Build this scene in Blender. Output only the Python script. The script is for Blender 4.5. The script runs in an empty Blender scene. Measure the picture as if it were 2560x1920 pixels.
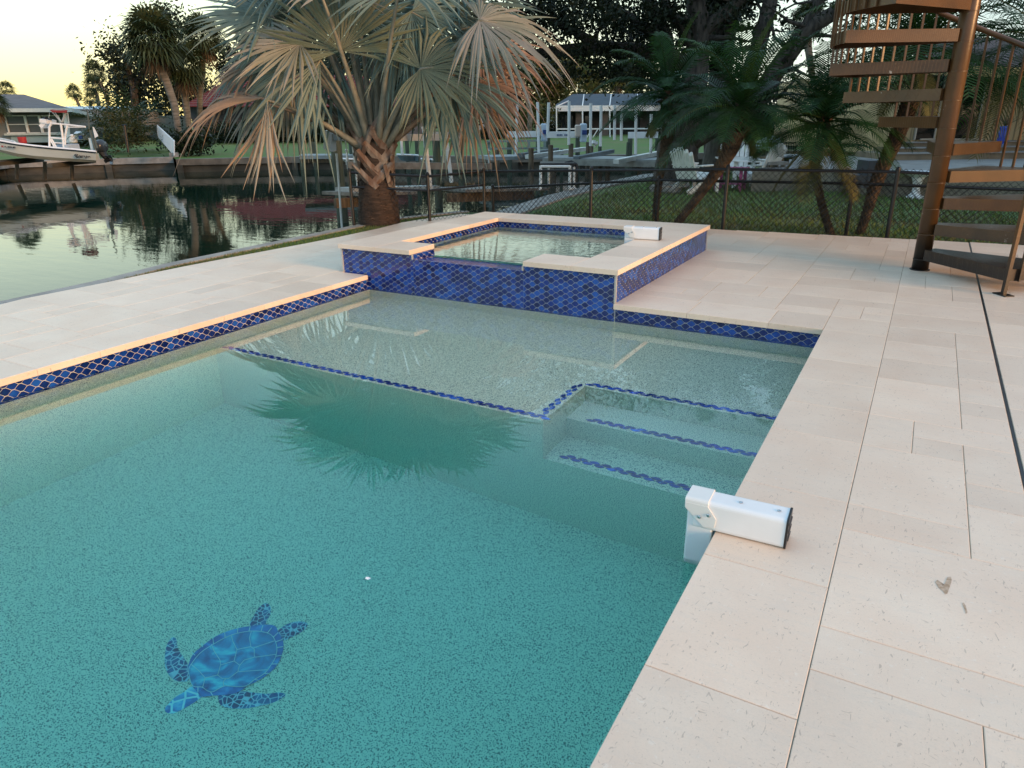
import bpy, bmesh, math, random
from mathutils import Vector, Matrix
R_ = math.radians
random.seed(11)
SC = bpy.context.scene
COL = SC.collection

# ---------------------------------------------------------------- camera
CAM_H = 1.2
YAW, PITCH, ROLL, FPX = -0.519, 0.3606, -0.0128, 1763.67
_f = Vector((math.sin(YAW)*math.cos(PITCH), math.cos(YAW)*math.cos(PITCH), -math.sin(PITCH)))
_r0 = Vector((math.cos(YAW), -math.sin(YAW), 0)); _u0 = _r0.cross(_f)
_r = _r0*math.cos(ROLL)+_u0*math.sin(ROLL); _u = -_r0*math.sin(ROLL)+_u0*math.cos(ROLL)
CP = Vector((0, 0, CAM_H))
cam_data = bpy.data.cameras.new('camera'); cam = bpy.data.objects.new('camera', cam_data)
COL.objects.link(cam); SC.camera = cam
M = Matrix((_r, _u, -_f)).transposed().to_4x4(); M.translation = CP
cam.matrix_world = M
cam_data.sensor_width = 36; cam_data.lens = 36*FPX/2560
cam_data.clip_start = 0.05; cam_data.clip_end = 3000

# ---------------------------------------------------------------- sky, sun, exposure
SUN_AZ, SUN_EL = R_(99), R_(13)            # azimuth from +Y towards +X
SUN_DIR = Vector((math.sin(SUN_AZ)*math.cos(SUN_EL), math.cos(SUN_AZ)*math.cos(SUN_EL), math.sin(SUN_EL)))
world = bpy.data.worlds.new('World'); SC.world = world; world.use_nodes = True
wn, wl = world.node_tree.nodes, world.node_tree.links
wn.clear()
def N(nodes, typ, **kw):
    n = nodes.new(typ)
    for k, v in kw.items():
        if k.startswith('i_'):
            key = k[2:]; key = int(key) if key.isdigit() else key
            n.inputs[key].default_value = v
        else: setattr(n, k, v)
    return n
def _sky():
    tc = N(wn, 'ShaderNodeTexCoord')
    sky = N(wn, 'ShaderNodeTexSky', sky_type='NISHITA', sun_disc=False, sun_elevation=SUN_EL, sun_rotation=SUN_AZ)
    skym = N(wn, 'ShaderNodeMixRGB', blend_type='MULTIPLY', i_0=1.0); skym.inputs[2].default_value = (.055, .055, .055, 1)
    wl.new(sky.outputs[0], skym.inputs[1])
    L = (-0.93, 0.37, 0.0)                       # towards the glow of the setting sun
    dot = N(wn, 'ShaderNodeVectorMath', operation='DOT_PRODUCT'); dot.inputs[1].default_value = L
    wl.new(tc.outputs['Generated'], dot.inputs[0])
    a = N(wn, 'ShaderNodeMapRange', interpolation_type='SMOOTHSTEP'); a.inputs[1].default_value = .45; a.inputs[2].default_value = 1.0
    wl.new(dot.outputs['Value'], a.inputs[0])
    a2 = N(wn, 'ShaderNodeMapRange', interpolation_type='SMOOTHSTEP'); a2.inputs[1].default_value = .0; a2.inputs[2].default_value = .97
    wl.new(dot.outputs['Value'], a2.inputs[0])
    sep = N(wn, 'ShaderNodeSeparateXYZ'); wl.new(tc.outputs['Generated'], sep.inputs[0])
    def mix(fac, c1, c2):
        m = N(wn, 'ShaderNodeMixRGB')
        wl.new(fac, m.inputs[0])
        for i, c in ((1, c1), (2, c2)):
            if isinstance(c, tuple): m.inputs[i].default_value = c+(1,)
            else: wl.new(c, m.inputs[i])
        return m.outputs[0]
    def rng(lo, hi):
        e = N(wn, 'ShaderNodeMapRange', interpolation_type='SMOOTHSTEP'); e.inputs[1].default_value = lo; e.inputs[2].default_value = hi
        wl.new(sep.outputs[2], e.inputs[0]); return e.outputs[0]
    hor = mix(a.outputs[0], (.70, .76, .70), (.96, .74, .22))
    mid = mix(a2.outputs[0], (.50, .68, .76), (.74, .82, .54))
    up = mix(a2.outputs[0], (.33, .50, .68), (.44, .66, .80))
    c = mix(rng(.0, .16), hor, mid); c = mix(rng(.10, .42), c, up)
    add = N(wn, 'ShaderNodeMixRGB', blend_type='ADD', i_0=1.0); wl.new(c, add.inputs[1]); wl.new(skym.outputs[0], add.inputs[2])
    bg = N(wn, 'ShaderNodeBackground'); wl.new(add.outputs[0], bg.inputs[0]); bg.inputs[1].default_value = 0.78
    out = N(wn, 'ShaderNodeOutputWorld'); wl.new(bg.outputs[0], out.inputs[0])
_sky()
sl = bpy.data.lights.new('house_bounce_sun', 'SUN'); sl.energy = 2.2; sl.angle = R_(16); sl.color = (1.0, .50, .19)  # warm lamp from the right, stands in for bounce off the house
so = bpy.data.objects.new('house_bounce_sun', sl); COL.objects.link(so)
so.rotation_euler = SUN_DIR.to_track_quat('Z', 'Y').to_euler(); so.location = (10, -5, 10)
SC.view_settings.view_transform = 'Standard'; SC.view_settings.look = 'None'
SC.view_settings.exposure = 0.80; SC.view_settings.gamma = 1.0
SC.render.engine = 'CYCLES'
cy = SC.cycles
cy.use_denoising = True; cy.max_bounces = 12; cy.transparent_max_bounces = 24; cy.transmission_bounces = 10
cy.diffuse_bounces = 4; cy.glossy_bounces = 5; cy.caustics_refractive = True; cy.caustics_reflective = False
cy.sample_clamp_indirect = 6

# ---------------------------------------------------------------- pixel to place (photograph 2560 x 1920)
def ray(x, y): return _f + _r*((x-1280)/FPX) - _u*((y-960)/FPX)
def Z(x, y, z=0.0):
    d = ray(x, y); return CP + d*((z-CAM_H)/d.z)
def D(x, y, dist):
    d = ray(x, y); return CP + d*(dist/math.hypot(d.x, d.y))
_n = Vector((math.sin(YAW), math.cos(YAW), 0))
def V(x, y, P):                              # on the upright plane through P that faces the camera
    d = ray(x, y); return CP + d*(((Vector(P)-CP).dot(_n))/d.dot(_n))
def PY(x, y, Y):                             # on the plane Y = const
    d = ray(x, y); return CP + d*(Y/d.y)
WL = -0.118                                  # pool water level
def ZW(x, y, z, w=WL):                       # seen through the pool's water
    P = Z(x, y, w); d = ray(x, y).normalized()
    h = Vector((d.x, d.y, 0))/1.333; t = Vector((h.x, h.y, -math.sqrt(1-h.length_squared)))
    return P + t*((z-w)/t.z)

# ---------------------------------------------------------------- objects
def tag(o, label=None, cat=None, group=None, kind=None):
    if label: o['label'] = label
    if cat: o['category'] = cat
    if group: o['group'] = group
    if kind: o['kind'] = kind
    return o
def thing(name, label, cat, loc=(0, 0, 0), rotz=0, group=None):
    o = bpy.data.objects.new(name, None); COL.objects.link(o)
    o.location = loc; o.rotation_euler = (0, 0, rotz); o.empty_display_size = .1
    return tag(o, label, cat, group)
def root_loc(p):
    v = Vector((0, 0, 0))
    while p is not None: v += p.location; p = p.parent
    return v
class MB:
    def __init__(s): s.v = []; s.f = []; s.m = []; s.mi = 0; s.smooth = False
    def add(s, vs, fs):
        b = len(s.v); s.v += [tuple(v) for v in vs]
        for f in fs: s.f.append(tuple(b+i for i in f)); s.m.append(s.mi)
    def box(s, c, size, rz=0, rx=0):
        hx, hy, hz = size[0]/2, size[1]/2, size[2]/2
        mt = Matrix.Translation(Vector(c)) @ Matrix.Rotation(rz, 4, 'Z') @ Matrix.Rotation(rx, 4, 'X')
        vs = [mt @ Vector((x*hx, y*hy, z*hz)) for x in (-1, 1) for y in (-1, 1) for z in (-1, 1)]
        s.add(vs, [(0, 1, 3, 2), (4, 6, 7, 5), (0, 4, 5, 1), (2, 3, 7, 6), (0, 2, 6, 4), (1, 5, 7, 3)])
    def beam(s, a, b, w, h, up=(0, 0, 1)):    # box from a to b
        a, b = Vector(a), Vector(b); d = (b-a).normalized(); up = Vector(up)
        x = d.cross(up)
        if x.length < 1e-4: x = d.cross(Vector((1, 0, 0)))
        x.normalize(); u = x.cross(d)
        vs = []
        for p in (a, b):
            for i, j in ((-1, -1), (1, -1), (1, 1), (-1, 1)): vs.append(p + x*(i*w/2) + u*(j*h/2))
        s.add(vs, [(0, 1, 2, 3), (7, 6, 5, 4), (0, 4, 5, 1), (1, 5, 6, 2), (2, 6, 7, 3), (3, 7, 4, 0)])
    def tube(s, pts, rad, n=8, caps=True):
        pts = [Vector(p) for p in pts]
        if not isinstance(rad, (list, tuple)): rad = [rad]*len(pts)
        ref = None; vs = []; fs = []
        for i, p in enumerate(pts):
            d = (pts[min(i+1, len(pts)-1)]-pts[max(i-1, 0)]).normalized()
            if ref is None:
                ref = d.cross(Vector((0, 0, 1)))
                if ref.length < .1: ref = d.cross(Vector((1, 0, 0)))
            x = (ref - d*ref.dot(d)).normalized(); ref = x; y = d.cross(x)
            for k in range(n):
                a = 2*math.pi*k/n; vs.append(p + (x*math.cos(a)+y*math.sin(a))*rad[i])
        for i in range(len(pts)-1):
            for k in range(n):
                a = i*n+k; b = i*n+(k+1) % n; fs.append((a, b, b+n, a+n))
        if caps:
            fs.append(tuple(range(n-1, -1, -1))); fs.append(tuple((len(pts)-1)*n+k for k in range(n)))
        s.add(vs, fs)
    def prism(s, poly, z0, z1):
        n = len(poly); vs = [(p[0], p[1], z0) for p in poly]+[(p[0], p[1], z1) for p in poly]
        s.add(vs, [tuple(range(n-1, -1, -1)), tuple(range(n, 2*n))]+[(i, (i+1) % n, n+(i+1) % n, n+i) for i in range(n)])
    def lathe(s, c, prof, n=16):
        c = Vector(c); vs = []; fs = []
        for r, z in prof:
            for k in range(n):
                a = 2*math.pi*k/n; vs.append(c+Vector((r*math.cos(a), r*math.sin(a), z)))
        for i in range(len(prof)-1):
            for k in range(n):
                a = i*n+k; b = i*n+(k+1) % n; fs.append((a, b, b+n, a+n))
        fs.append(tuple(range(n-1, -1, -1))); fs.append(tuple((len(prof)-1)*n+k for k in range(n)))
        s.add(vs, fs)
    def quad(s, a, b, c, d): s.add([a, b, c, d], [(0, 1, 2, 3)])
    def build(s, name, mats, parent=None, smooth=None, bevel=0, kind=None):
        me = bpy.data.meshes.new(name); off = root_loc(parent)
        me.from_pydata([(x-off.x, y-off.y, z-off.z) for x, y, z in s.v], [], s.f)
        if not isinstance(mats, (list, tuple)): mats = [mats]
        for m in mats: me.materials.append(m)
        if len(mats) > 1: me.polygons.foreach_set('material_index', s.m)
        if (s.smooth if smooth is None else smooth): me.polygons.foreach_set('use_smooth', [True]*len(me.polygons))
        me.update()
        o = bpy.data.objects.new(name, me); COL.objects.link(o)
        if parent is not None: o.parent = parent
        if bevel:
            b = o.modifiers.new('bevel', 'BEVEL'); b.width = bevel; b.segments = 2; b.limit_method = 'ANGLE'
        if kind: o['kind'] = kind
        return o
def copy_tree(o, parent=None, label=None):
    c = o.copy(); COL.objects.link(c); c.parent = parent
    if label: c['label'] = label
    for ch in list(o.children): copy_tree(ch, c)
    return c
def text_mesh(s, size, mat, name, parent, origin, xdir, updir, bold=0.0, shear=0.0, extr=0.001, sx=1.0):
    cu = bpy.data.curves.new('t', 'FONT'); cu.body = s; cu.size = size; cu.offset = bold; cu.shear = shear; cu.extrude = extr
    to = bpy.data.objects.new('t', cu); me = bpy.data.meshes.new_from_object(to)
    x = Vector(xdir).normalized()*sx; y = Vector(updir).normalized(); z = Vector(xdir).normalized().cross(y)
    off = root_loc(parent)
    for v in me.vertices:
        p = Vector(origin) + x*v.co.x + y*v.co.y + z*v.co.z; v.co = p-off
    me.materials.clear(); me.materials.append(mat)
    o = bpy.data.objects.new(name, me); COL.objects.link(o); o.parent = parent
    bpy.data.objects.remove(to)
    return o

# ---------------------------------------------------------------- materials
MATS = {}
def mat(name, color=(.5, .5, .5), rough=.6, metal=0, var=0.0, scale=6.0, color2=None, lo=.35, hi=.65, detail=5,
        bump=0.0, bscale=40.0, stretch=(1, 1, 1), spec=.5, island=0.0, transl=0.0, coord='Object'):
    if name in MATS: return MATS[name]
    m = bpy.data.materials.new(name); m.use_nodes = True; MATS[name] = m
    ns, ls = m.node_tree.nodes, m.node_tree.links
    b = ns['Principled BSDF']; b.inputs['Roughness'].default_value = rough; b.inputs['Metallic'].default_value = metal
    b.inputs['Specular IOR Level'].default_value = spec
    tc = ns.new('ShaderNodeTexCoord'); mp = ns.new('ShaderNodeMapping'); mp.inputs['Scale'].default_value = stretch
    ls.new(tc.outputs[coord], mp.inputs[0])
    c2 = color2 if color2 else tuple(c*(1-var) for c in color)
    nz = N(ns, 'ShaderNodeTexNoise'); nz.inputs['Scale'].default_value = scale; nz.inputs['Detail'].default_value = detail
    ls.new(mp.outputs[0], nz.inputs['Vector'])
    mr = ns.new('ShaderNodeMapRange'); mr.inputs[1].default_value = lo; mr.inputs[2].default_value = hi
    ls.new(nz.outputs[0], mr.inputs[0])
    mx = ns.new('ShaderNodeMixRGB'); mx.inputs[1].default_value = tuple(color)+(1,); mx.inputs[2].default_value = tuple(c2)+(1,)
    ls.new(mr.outputs[0], mx.inputs[0]); outc = mx.outputs[0]
    if island:
        g = ns.new('ShaderNodeNewGeometry'); hm = ns.new('ShaderNodeHueSaturation')
        r2 = ns.new('ShaderNodeMapRange'); r2.inputs[3].default_value = 1-island; r2.inputs[4].default_value = 1+island
        ls.new(g.outputs['Random Per Island'], r2.inputs[0]); ls.new(r2.outputs[0], hm.inputs['Value']); ls.new(outc, hm.inputs['Color']); outc = hm.outputs[0]
    ls.new(outc, b.inputs['Base Color'])
    if bump:
        n2 = N(ns, 'ShaderNodeTexNoise'); n2.inputs['Scale'].default_value = bscale; n2.inputs['Detail'].default_value = 4
        ls.new(mp.outputs[0], n2.inputs['Vector'])
        bp = ns.new('ShaderNodeBump'); bp.inputs['Strength'].default_value = bump; bp.inputs['Distance'].default_value = .01
        ls.new(n2.outputs[0], bp.inputs['Height']); ls.new(bp.outputs[0], b.inputs['Normal'])
    if transl:
        t = ns.new('ShaderNodeBsdfTranslucent'); ls.new(outc, t.inputs[0]); ms = ns.new('ShaderNodeMixShader'); ms.inputs[0].default_value = transl
        ls.new(b.outputs[0], ms.inputs[1]); ls.new(t.outputs[0], ms.inputs[2]); ls.new(ms.outputs[0], ns['Material Output'].inputs[0])
    return m
def nodes(m): return m.node_tree.nodes, m.node_tree.links, m.node_tree.nodes['Principled BSDF']

def stone_mat(name, base=(.80, .66, .52), warm=(.76, .59, .45)):
    m = bpy.data.materials.new(name); m.use_nodes = True; ns, ls, b = nodes(m)
    tc = ns.new('ShaderNodeTexCoord'); g = ns.new('ShaderNodeNewGeometry')
    # each slab shifts the pattern so that no two look alike
    mul = N(ns, 'ShaderNodeVectorMath', operation='SCALE'); mul.inputs[0].default_value = (37, 53, 11); ls.new(g.outputs['Random Per Island'], mul.inputs['Scale'])
    add = N(ns, 'ShaderNodeVectorMath', operation='ADD'); ls.new(tc.outputs['Object'], add.inputs[0]); ls.new(mul.outputs[0], add.inputs[1])
    def noise(sc, det=6, stretch=None, rough=.55, dist=0):
        n = N(ns, 'ShaderNodeTexNoise'); n.inputs['Scale'].default_value = sc; n.inputs['Detail'].default_value = det; n.inputs['Roughness'].default_value = rough; n.inputs['Distortion'].default_value = dist
        if stretch:
            mp = ns.new('ShaderNodeMapping'); mp.inputs['Scale'].default_value = stretch; ls.new(add.outputs[0], mp.inputs[0]); ls.new(mp.outputs[0], n.inputs['Vector'])
        else: ls.new(add.outputs[0], n.inputs['Vector'])
        return n.outputs[0]
    def ramp(x, lo, hi):
        r = ns.new('ShaderNodeMapRange'); r.inputs[1].default_value = lo; r.inputs[2].default_value = hi; ls.new(x, r.inputs[0]); return r.outputs[0]
    def mix(f, a, b2, mode='MIX', k=1.0):
        x = ns.new('ShaderNodeMixRGB'); x.blend_type = mode
        if k != 1.0:
            mm = N(ns, 'ShaderNodeMath', operation='MULTIPLY'); mm.inputs[1].default_value = k; ls.new(f, mm.inputs[0]); f = mm.outputs[0]
        ls.new(f, x.inputs[0])
        for i, c in ((1, a), (2, b2)):
            if isinstance(c, tuple): x.inputs[i].default_value = c+(1,)
            else: ls.new(c, x.inputs[i])
        return x.outputs[0]
    c = mix(ramp(noise(3.5), .35, .7), base, warm)
    c = mix(ramp(noise(1.1, 4), .45, .75), c, (.60, .48, .38), k=.45)
    c = mix(ramp(noise(9, 8, (1, 5, 1), .6, .6), .52, .72), c, (.64, .56, .47), k=.35)
    c = mix(ramp(noise(24, 3, (1, 2.2, 1), .5, 3.2), .66, .70), c, (.40, .30, .22), k=.45)        # shell and fossil flecks
    c = mix(ramp(noise(17, 2, (3.2, 1, 1), .5, 3.0), .67, .70), c, (.30, .23, .18), k=.5)
    c = mix(ramp(noise(75, 2, None, .4, .5), .68, .74), c, (.82, .74, .64), k=.4)
    c = mix(ramp(noise(260, 2), .45, .8), c, (.52, .44, .36), k=.25)
    hm = ns.new('ShaderNodeHueSaturation'); r2 = ns.new('ShaderNodeMapRange'); r2.inputs[3].default_value = .92; r2.inputs[4].default_value = 1.05
    ls.new(g.outputs['Random Per Island'], r2.inputs[0]); ls.new(r2.outputs[0], hm.inputs['Value']); ls.new(c, hm.inputs['Color'])
    ls.new(hm.outputs[0], b.inputs['Base Color']); b.inputs['Roughness'].default_value = .45; b.inputs['Specular IOR Level'].default_value = .5
    bp = ns.new('ShaderNodeBump'); bp.inputs['Strength'].default_value = .12; bp.inputs['Distance'].default_value = .004
    ls.new(noise(60, 4), bp.inputs['Height']); ls.new(bp.outputs[0], b.inputs['Normal'])
    MATS[name] = m; return m

def tile_mat(name, dark=(.002, .006, .055), bright=(.010, .085, .40)):
    m = bpy.data.materials.new(name); m.use_nodes = True; ns, ls, b = nodes(m)
    g = ns.new('ShaderNodeNewGeometry'); cr = ns.new('ShaderNodeValToRGB')
    e = cr.color_ramp.elements; e[0].color = dark+(1,); e[1].color = bright+(1,)
    for p, c in ((.35, (.003, .014, .13)), (.6, (.005, .032, .23)), (.82, (.010, .075, .36))):
        x = e.new(p); x.color = c+(1,)
    tc = ns.new('ShaderNodeTexCoord'); nz = N(ns, 'ShaderNodeTexNoise'); nz.inputs['Scale'].default_value = 28; ls.new(tc.outputs['Object'], nz.inputs[0])
    mm = N(ns, 'ShaderNodeMath', operation='MULTIPLY_ADD'); mm.inputs[1].default_value = .5; ls.new(nz.outputs[0], mm.inputs[0])
    m2 = N(ns, 'ShaderNodeMath', operation='MULTIPLY_ADD'); m2.inputs[1].default_value = .75; m2.inputs[2].default_value = -.12; ls.new(g.outputs['Random Per Island'], m2.inputs[0])
    ls.new(m2.outputs[0], mm.inputs[2]); ls.new(mm.outputs[0], cr.inputs[0])
    ls.new(cr.outputs[0], b.inputs['Base Color']); b.inputs['Roughness'].default_value = .16; b.inputs['Coat Weight'].default_value = .3; b.inputs['Coat Roughness'].default_value = .08
    bp = ns.new('ShaderNodeBump'); bp.inputs['Strength'].default_value = .12; bp.inputs['Distance'].default_value = .004
    ls.new(nz.outputs[0], bp.inputs['Height']); ls.new(bp.outputs[0], b.inputs['Normal'])
    MATS[name] = m; return m

def pebble_mat(name):
    m = bpy.data.materials.new(name); m.use_nodes = True; ns, ls, b = nodes(m)
    tc = ns.new('ShaderNodeTexCoord')
    def nz(sc, det=2, rough=.5):
        n = N(ns, 'ShaderNodeTexNoise'); n.inputs['Scale'].default_value = sc; n.inputs['Detail'].default_value = det; n.inputs['Roughness'].default_value = rough; ls.new(tc.outputs['Object'], n.inputs[0]); return n.outputs[0]
    def rg(x, lo, hi):
        r = ns.new('ShaderNodeMapRange'); r.inputs[1].default_value = lo; r.inputs[2].default_value = hi; ls.new(x, r.inputs[0]); return r.outputs[0]
    x = ns.new('ShaderNodeMixRGB'); x.inputs[1].default_value = (.86, .77, .62, 1); x.inputs[2].default_value = (.16, .14, .12, 1); ls.new(rg(nz(185, 2), .54, .60), x.inputs[0])
    y = ns.new('ShaderNodeMixRGB'); y.inputs[2].default_value = (.62, .55, .44, 1); ls.new(x.outputs[0], y.inputs[1]); ls.new(rg(nz(50, 3), .55, .80), y.inputs[0])
    ls.new(y.outputs[0], b.inputs['Base Color']); b.inputs['Roughness'].default_value = .8
    MATS[name] = m; return m

def pool_water_mat(name, dens, bump=.05, bsc=6.0, col=(0.0, .88, .87), stretch=(1, 1, 1)):
    m = bpy.data.materials.new(name); m.use_nodes = True; ns, ls = m.node_tree.nodes, m.node_tree.links
    ns.remove(ns['Principled BSDF']); out = ns['Material Output']
    g = ns.new('ShaderNodeBsdfGlass'); g.inputs['IOR'].default_value = 1.333; g.inputs['Roughness'].default_value = 0.0; g.inputs['Color'].default_value = (1, 1, 1, 1)
    tc = ns.new('ShaderNodeTexCoord'); mp = ns.new('ShaderNodeMapping'); mp.inputs['Scale'].default_value = stretch; ls.new(tc.outputs['Object'], mp.inputs[0])
    n = N(ns, 'ShaderNodeTexNoise'); n.inputs['Scale'].default_value = bsc; n.inputs['Detail'].default_value = 2; ls.new(mp.outputs[0], n.inputs[0])
    bp = ns.new('ShaderNodeBump'); bp.inputs['Strength'].default_value = bump; bp.inputs['Distance'].default_value = .02
    ls.new(n.outputs[0], bp.inputs['Height']); ls.new(bp.outputs[0], g.inputs['Normal'])
    ls.new(g.outputs[0], out.inputs[0])
    va = ns.new('ShaderNodeVolumeAbsorption'); va.inputs[0].default_value = col+(1,); va.inputs[1].default_value = dens
    ls.new(va.outputs[0], out.inputs[1])
    MATS[name] = m; return m
def canal_mat(name):
    m = bpy.data.materials.new(name); m.use_nodes = True; ns, ls, b = nodes(m)
    b.inputs['Base Color'].default_value = (.004, .020, .013, 1); b.inputs['Roughness'].default_value = .03; b.inputs['IOR'].default_value = 1.333
    tc = ns.new('ShaderNodeTexCoord'); mp = ns.new('ShaderNodeMapping'); mp.inputs['Rotation'].default_value = (0, 0, R_(30)); mp.inputs['Scale'].default_value = (.8, 2.6, 1); ls.new(tc.outputs['Object'], mp.inputs[0])
    n = N(ns, 'ShaderNodeTexNoise'); n.inputs['Scale'].default_value = 1.6; n.inputs['Detail'].default_value = 3; ls.new(mp.outputs[0], n.inputs[0])
    bp = ns.new('ShaderNodeBump'); bp.inputs['Strength'].default_value = .055; bp.inputs['Distance'].default_value = .05
    ls.new(n.outputs[0], bp.inputs['Height']); ls.new(bp.outputs[0], b.inputs['Normal'])
    MATS[name] = m; return m

STONE = stone_mat('shell_stone'); JOINT = mat('joint', (.42, .36, .29), .9, var=.5, scale=20)
TILE = tile_mat('glazed_blue_tile'); GROUT = mat('grout', (.58, .57, .53), .85, var=.3, scale=30)
PEBBLE = pebble_mat('pebble_plaster')
GRASS = mat('lawn_grass', (.075, .15, .030), .9, color2=(.12, .125, .045), scale=1.2, lo=.4, hi=.7, bump=.6, bscale=30)
GRASS_FAR = mat('far_grass', (.075, .165, .022), .9, color2=(.12, .15, .040), scale=.5, bump=.5, bscale=8)
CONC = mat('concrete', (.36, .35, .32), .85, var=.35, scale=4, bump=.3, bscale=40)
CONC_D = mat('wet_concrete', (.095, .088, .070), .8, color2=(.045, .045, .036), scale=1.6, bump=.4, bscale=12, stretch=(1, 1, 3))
WHITE = mat('white_paint', (.78, .80, .80), .4, var=.06, scale=8)
PVC = mat('white_pvc', (.80, .82, .80), .35, var=.12, scale=5)
ALU = mat('aluminium', (.55, .60, .60), .4, metal=.4, var=.2, scale=6)
PILE = mat('piling_wood', (.085, .10, .065), .85, color2=(.045, .06, .045), scale=5, bump=.5, bscale=20, stretch=(3, 3, .6))
PILE_B = mat('brown_piling_wood', (.17, .13, .085), .85, color2=(.06, .05, .035), scale=5, bump=.5, bscale=20, stretch=(3, 3, .6))
DOCKW = mat('dock_wood', (.26, .25, .22), .85, color2=(.14, .13, .11), scale=6, bump=.4, bscale=20)
BLACK = mat('black_coated_steel', (.010, .010, .011), .35, var=.2, scale=20)
BLACKP = mat('black_plastic', (.012, .012, .013), .4, var=.2)
BRASSP = mat('bronze_paint', (.11, .052, .017), .33, color2=(.070, .034, .012), scale=5, lo=.4, hi=.7, bump=.06, bscale=60)
STEEL = mat('steel', (.6, .6, .6), .25, metal=1, var=.1)
DARK = mat('dark_interior', (.012, .014, .016), .5, var=.3)
GLASSD = mat('dark_glass', (.03, .04, .045), .06, var=.3, scale=2)
# ================================================================ SETTING
CZ = -0.60                                   # canal water level
TOPZ = -0.12
def lerp(a, b, t): return a+(b-a)*t
# canal bed (one sheet out to the horizon) and canal water
g = MB(); g.quad((-900, -900, -1.9), (900, -900, -1.9), (900, 900, -1.9), (-900, 900, -1.9))
tag(g.build('ground', mat('mud', (.05, .045, .03), .9, var=.3, scale=.2)), kind='structure')
g = MB(); xs = [-900, -60, -5.4, 60, 900]
g.quad((-700, -700, CZ), (-5.2, -700, CZ), (-5.2, 8.4, CZ), (-700, 8.4, CZ)); g.quad((-700, 8.4, CZ), (700, 8.4, CZ), (700, 700, CZ), (-700, 700, CZ))
tag(g.build('canal_water', canal_mat('canal_water')), kind='structure')

# ---- near land: pool deck base with cut-out for pool and spa
XL, XR, YB, YF = -3.89, -.39, 4.43, -1.6     # coping edges
WLX, WRX, WBY, WFY = -3.915, -.365, 4.463, -1.63   # pool wall faces
SX0, SX1, SY0, SY1 = -4.19, -1.70, 4.43, 6.78      # spa coping outer edges
HS = .236
cap_out = [Z(-500, 860, -.03), Z(0, 753, -.03), Z(260, 697, -.03), Z(407, 660, -.03), Z(555, 630, -.03), Z(702, 600, -.03), Z(800, 580, -.03), Z(884, 563, -.03)]
cap_out = [Vector((-5.3, -2, -.03)), Vector((-5.5, 1, -.03))] + cap_out[1:]
ext = cap_out[-1]; cap_out += [Vector((-6.12, 7.6, -.03)), Vector((-5.72, 8.6, -.03))]
CW = .15
cap_in = [Vector((p.x+CW, p.y, p.z)) for p in cap_out]
# seawall cap and face (near)
w = MB()
for i in range(len(cap_out)-1):
    a, b = cap_out[i], cap_out[i+1]; c, d = cap_in[i], cap_in[i+1]
    n = max(1, int((b-a).length/1.2))
    for k in range(n):
        t0, t1 = k/n+.002, (k+1)/n-.002
        p = [lerp(a, b, t0), lerp(a, b, t1), lerp(c, d, t1), lerp(c, d, t0)]
        w.prism([(q.x, q.y) for q in reversed(p)], -.24, -.03)
w.mi = 1
for i in range(len(cap_out)-1):
    a, b = cap_out[i]+Vector((.05, 0, 0)), cap_out[i+1]+Vector((.05, 0, 0))
    w.quad((a.x, a.y, -1.9), (b.x, b.y, -1.9), (b.x, b.y, -.238), (a.x, a.y, -.238))
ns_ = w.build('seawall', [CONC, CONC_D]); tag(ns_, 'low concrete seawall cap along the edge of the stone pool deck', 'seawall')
# near turf strip between deck and cap
g = MB()
deckL = [Vector((-5.0, -2, 0)), Vector((-5.22, 1, 0))]+[Z(0, 758), Z(260, 707), Z(407, 676), Z(600, 639), Z(815, 599), Z(960, 568)]+[Vector((-5.62, 7.2, 0)), Vector((-5.35, 8.1, 0))]
for i in range(len(cap_in)-1): pass
strip = [(p.x-.0, p.y) for p in cap_in]
gx = MB(); pl = strip + [(-4.6, 8.6), (-4.6, -2)]
gx.add([(x, y, -.045) for x, y in pl], [tuple(range(len(pl)-1, -1, -1))])
tag(gx.build('turf_strip', mat('strip_turf', (.055, .12, .018), .9, var=.5, scale=20, bump=.5, bscale=80)), kind='structure')

# ---- paving
DECKP = [(-5.0, -2.2), (-5.22, 1)]+[(p.x, p.y) for p in deckL[2:8]]+[(-5.62, 7.2), (-5.35, 8.1), (-2.0, 8.13), (1.0, 8.34), (4.4, 8.6), (4.4, -2.2)]
def inpoly(x, y, poly=DECKP):
    c = False; j = len(poly)-1
    for i in range(len(poly)):
        xi, yi = poly[i]; xj, yj = poly[j]
        if (yi > y) != (yj > y) and x < (xj-xi)*(y-yi)/(yj-yi)+xi: c = not c
        j = i
    return c
U = .17; GAP = .0010
CX0, CX1, CY1, CY0 = XL-2*U, XR+2*U, YB+2*U, YF-2*U     # outer edge of pool coping
def clip(poly, cpoly):                        # keep what lies inside the convex-ish deck outline (Sutherland-Hodgman, per left and back edge)
    return poly
def slab(mb, x0, y0, x1, y1, z1=0.0, t=.03, xb=None):
    x0 += GAP; y0 += GAP; x1 -= GAP; y1 -= GAP; xb = x0 if xb is None else xb+GAP
    b = .0018
    vs = [(x0, y0, z1-t), (x1, y0, z1-t), (x1, y1, z1-t), (xb, y1, z1-t), (x0, y0, z1-b), (x1, y0, z1-b), (x1, y1, z1-b), (xb, y1, z1-b),
          (x0+b, y0+b, z1), (x1-b, y0+b, z1), (x1-b, y1-b, z1), (xb+b, y1-b, z1)]
    fs = [(8, 9, 10, 11)]+[(i, (i+1) % 4, 4+(i+1) % 4, 4+i) for i in range(4)]+[(4+i, 4+(i+1) % 4, 8+(i+1) % 4, 8+i) for i in range(4)]
    mb.add(vs, fs)
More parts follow.
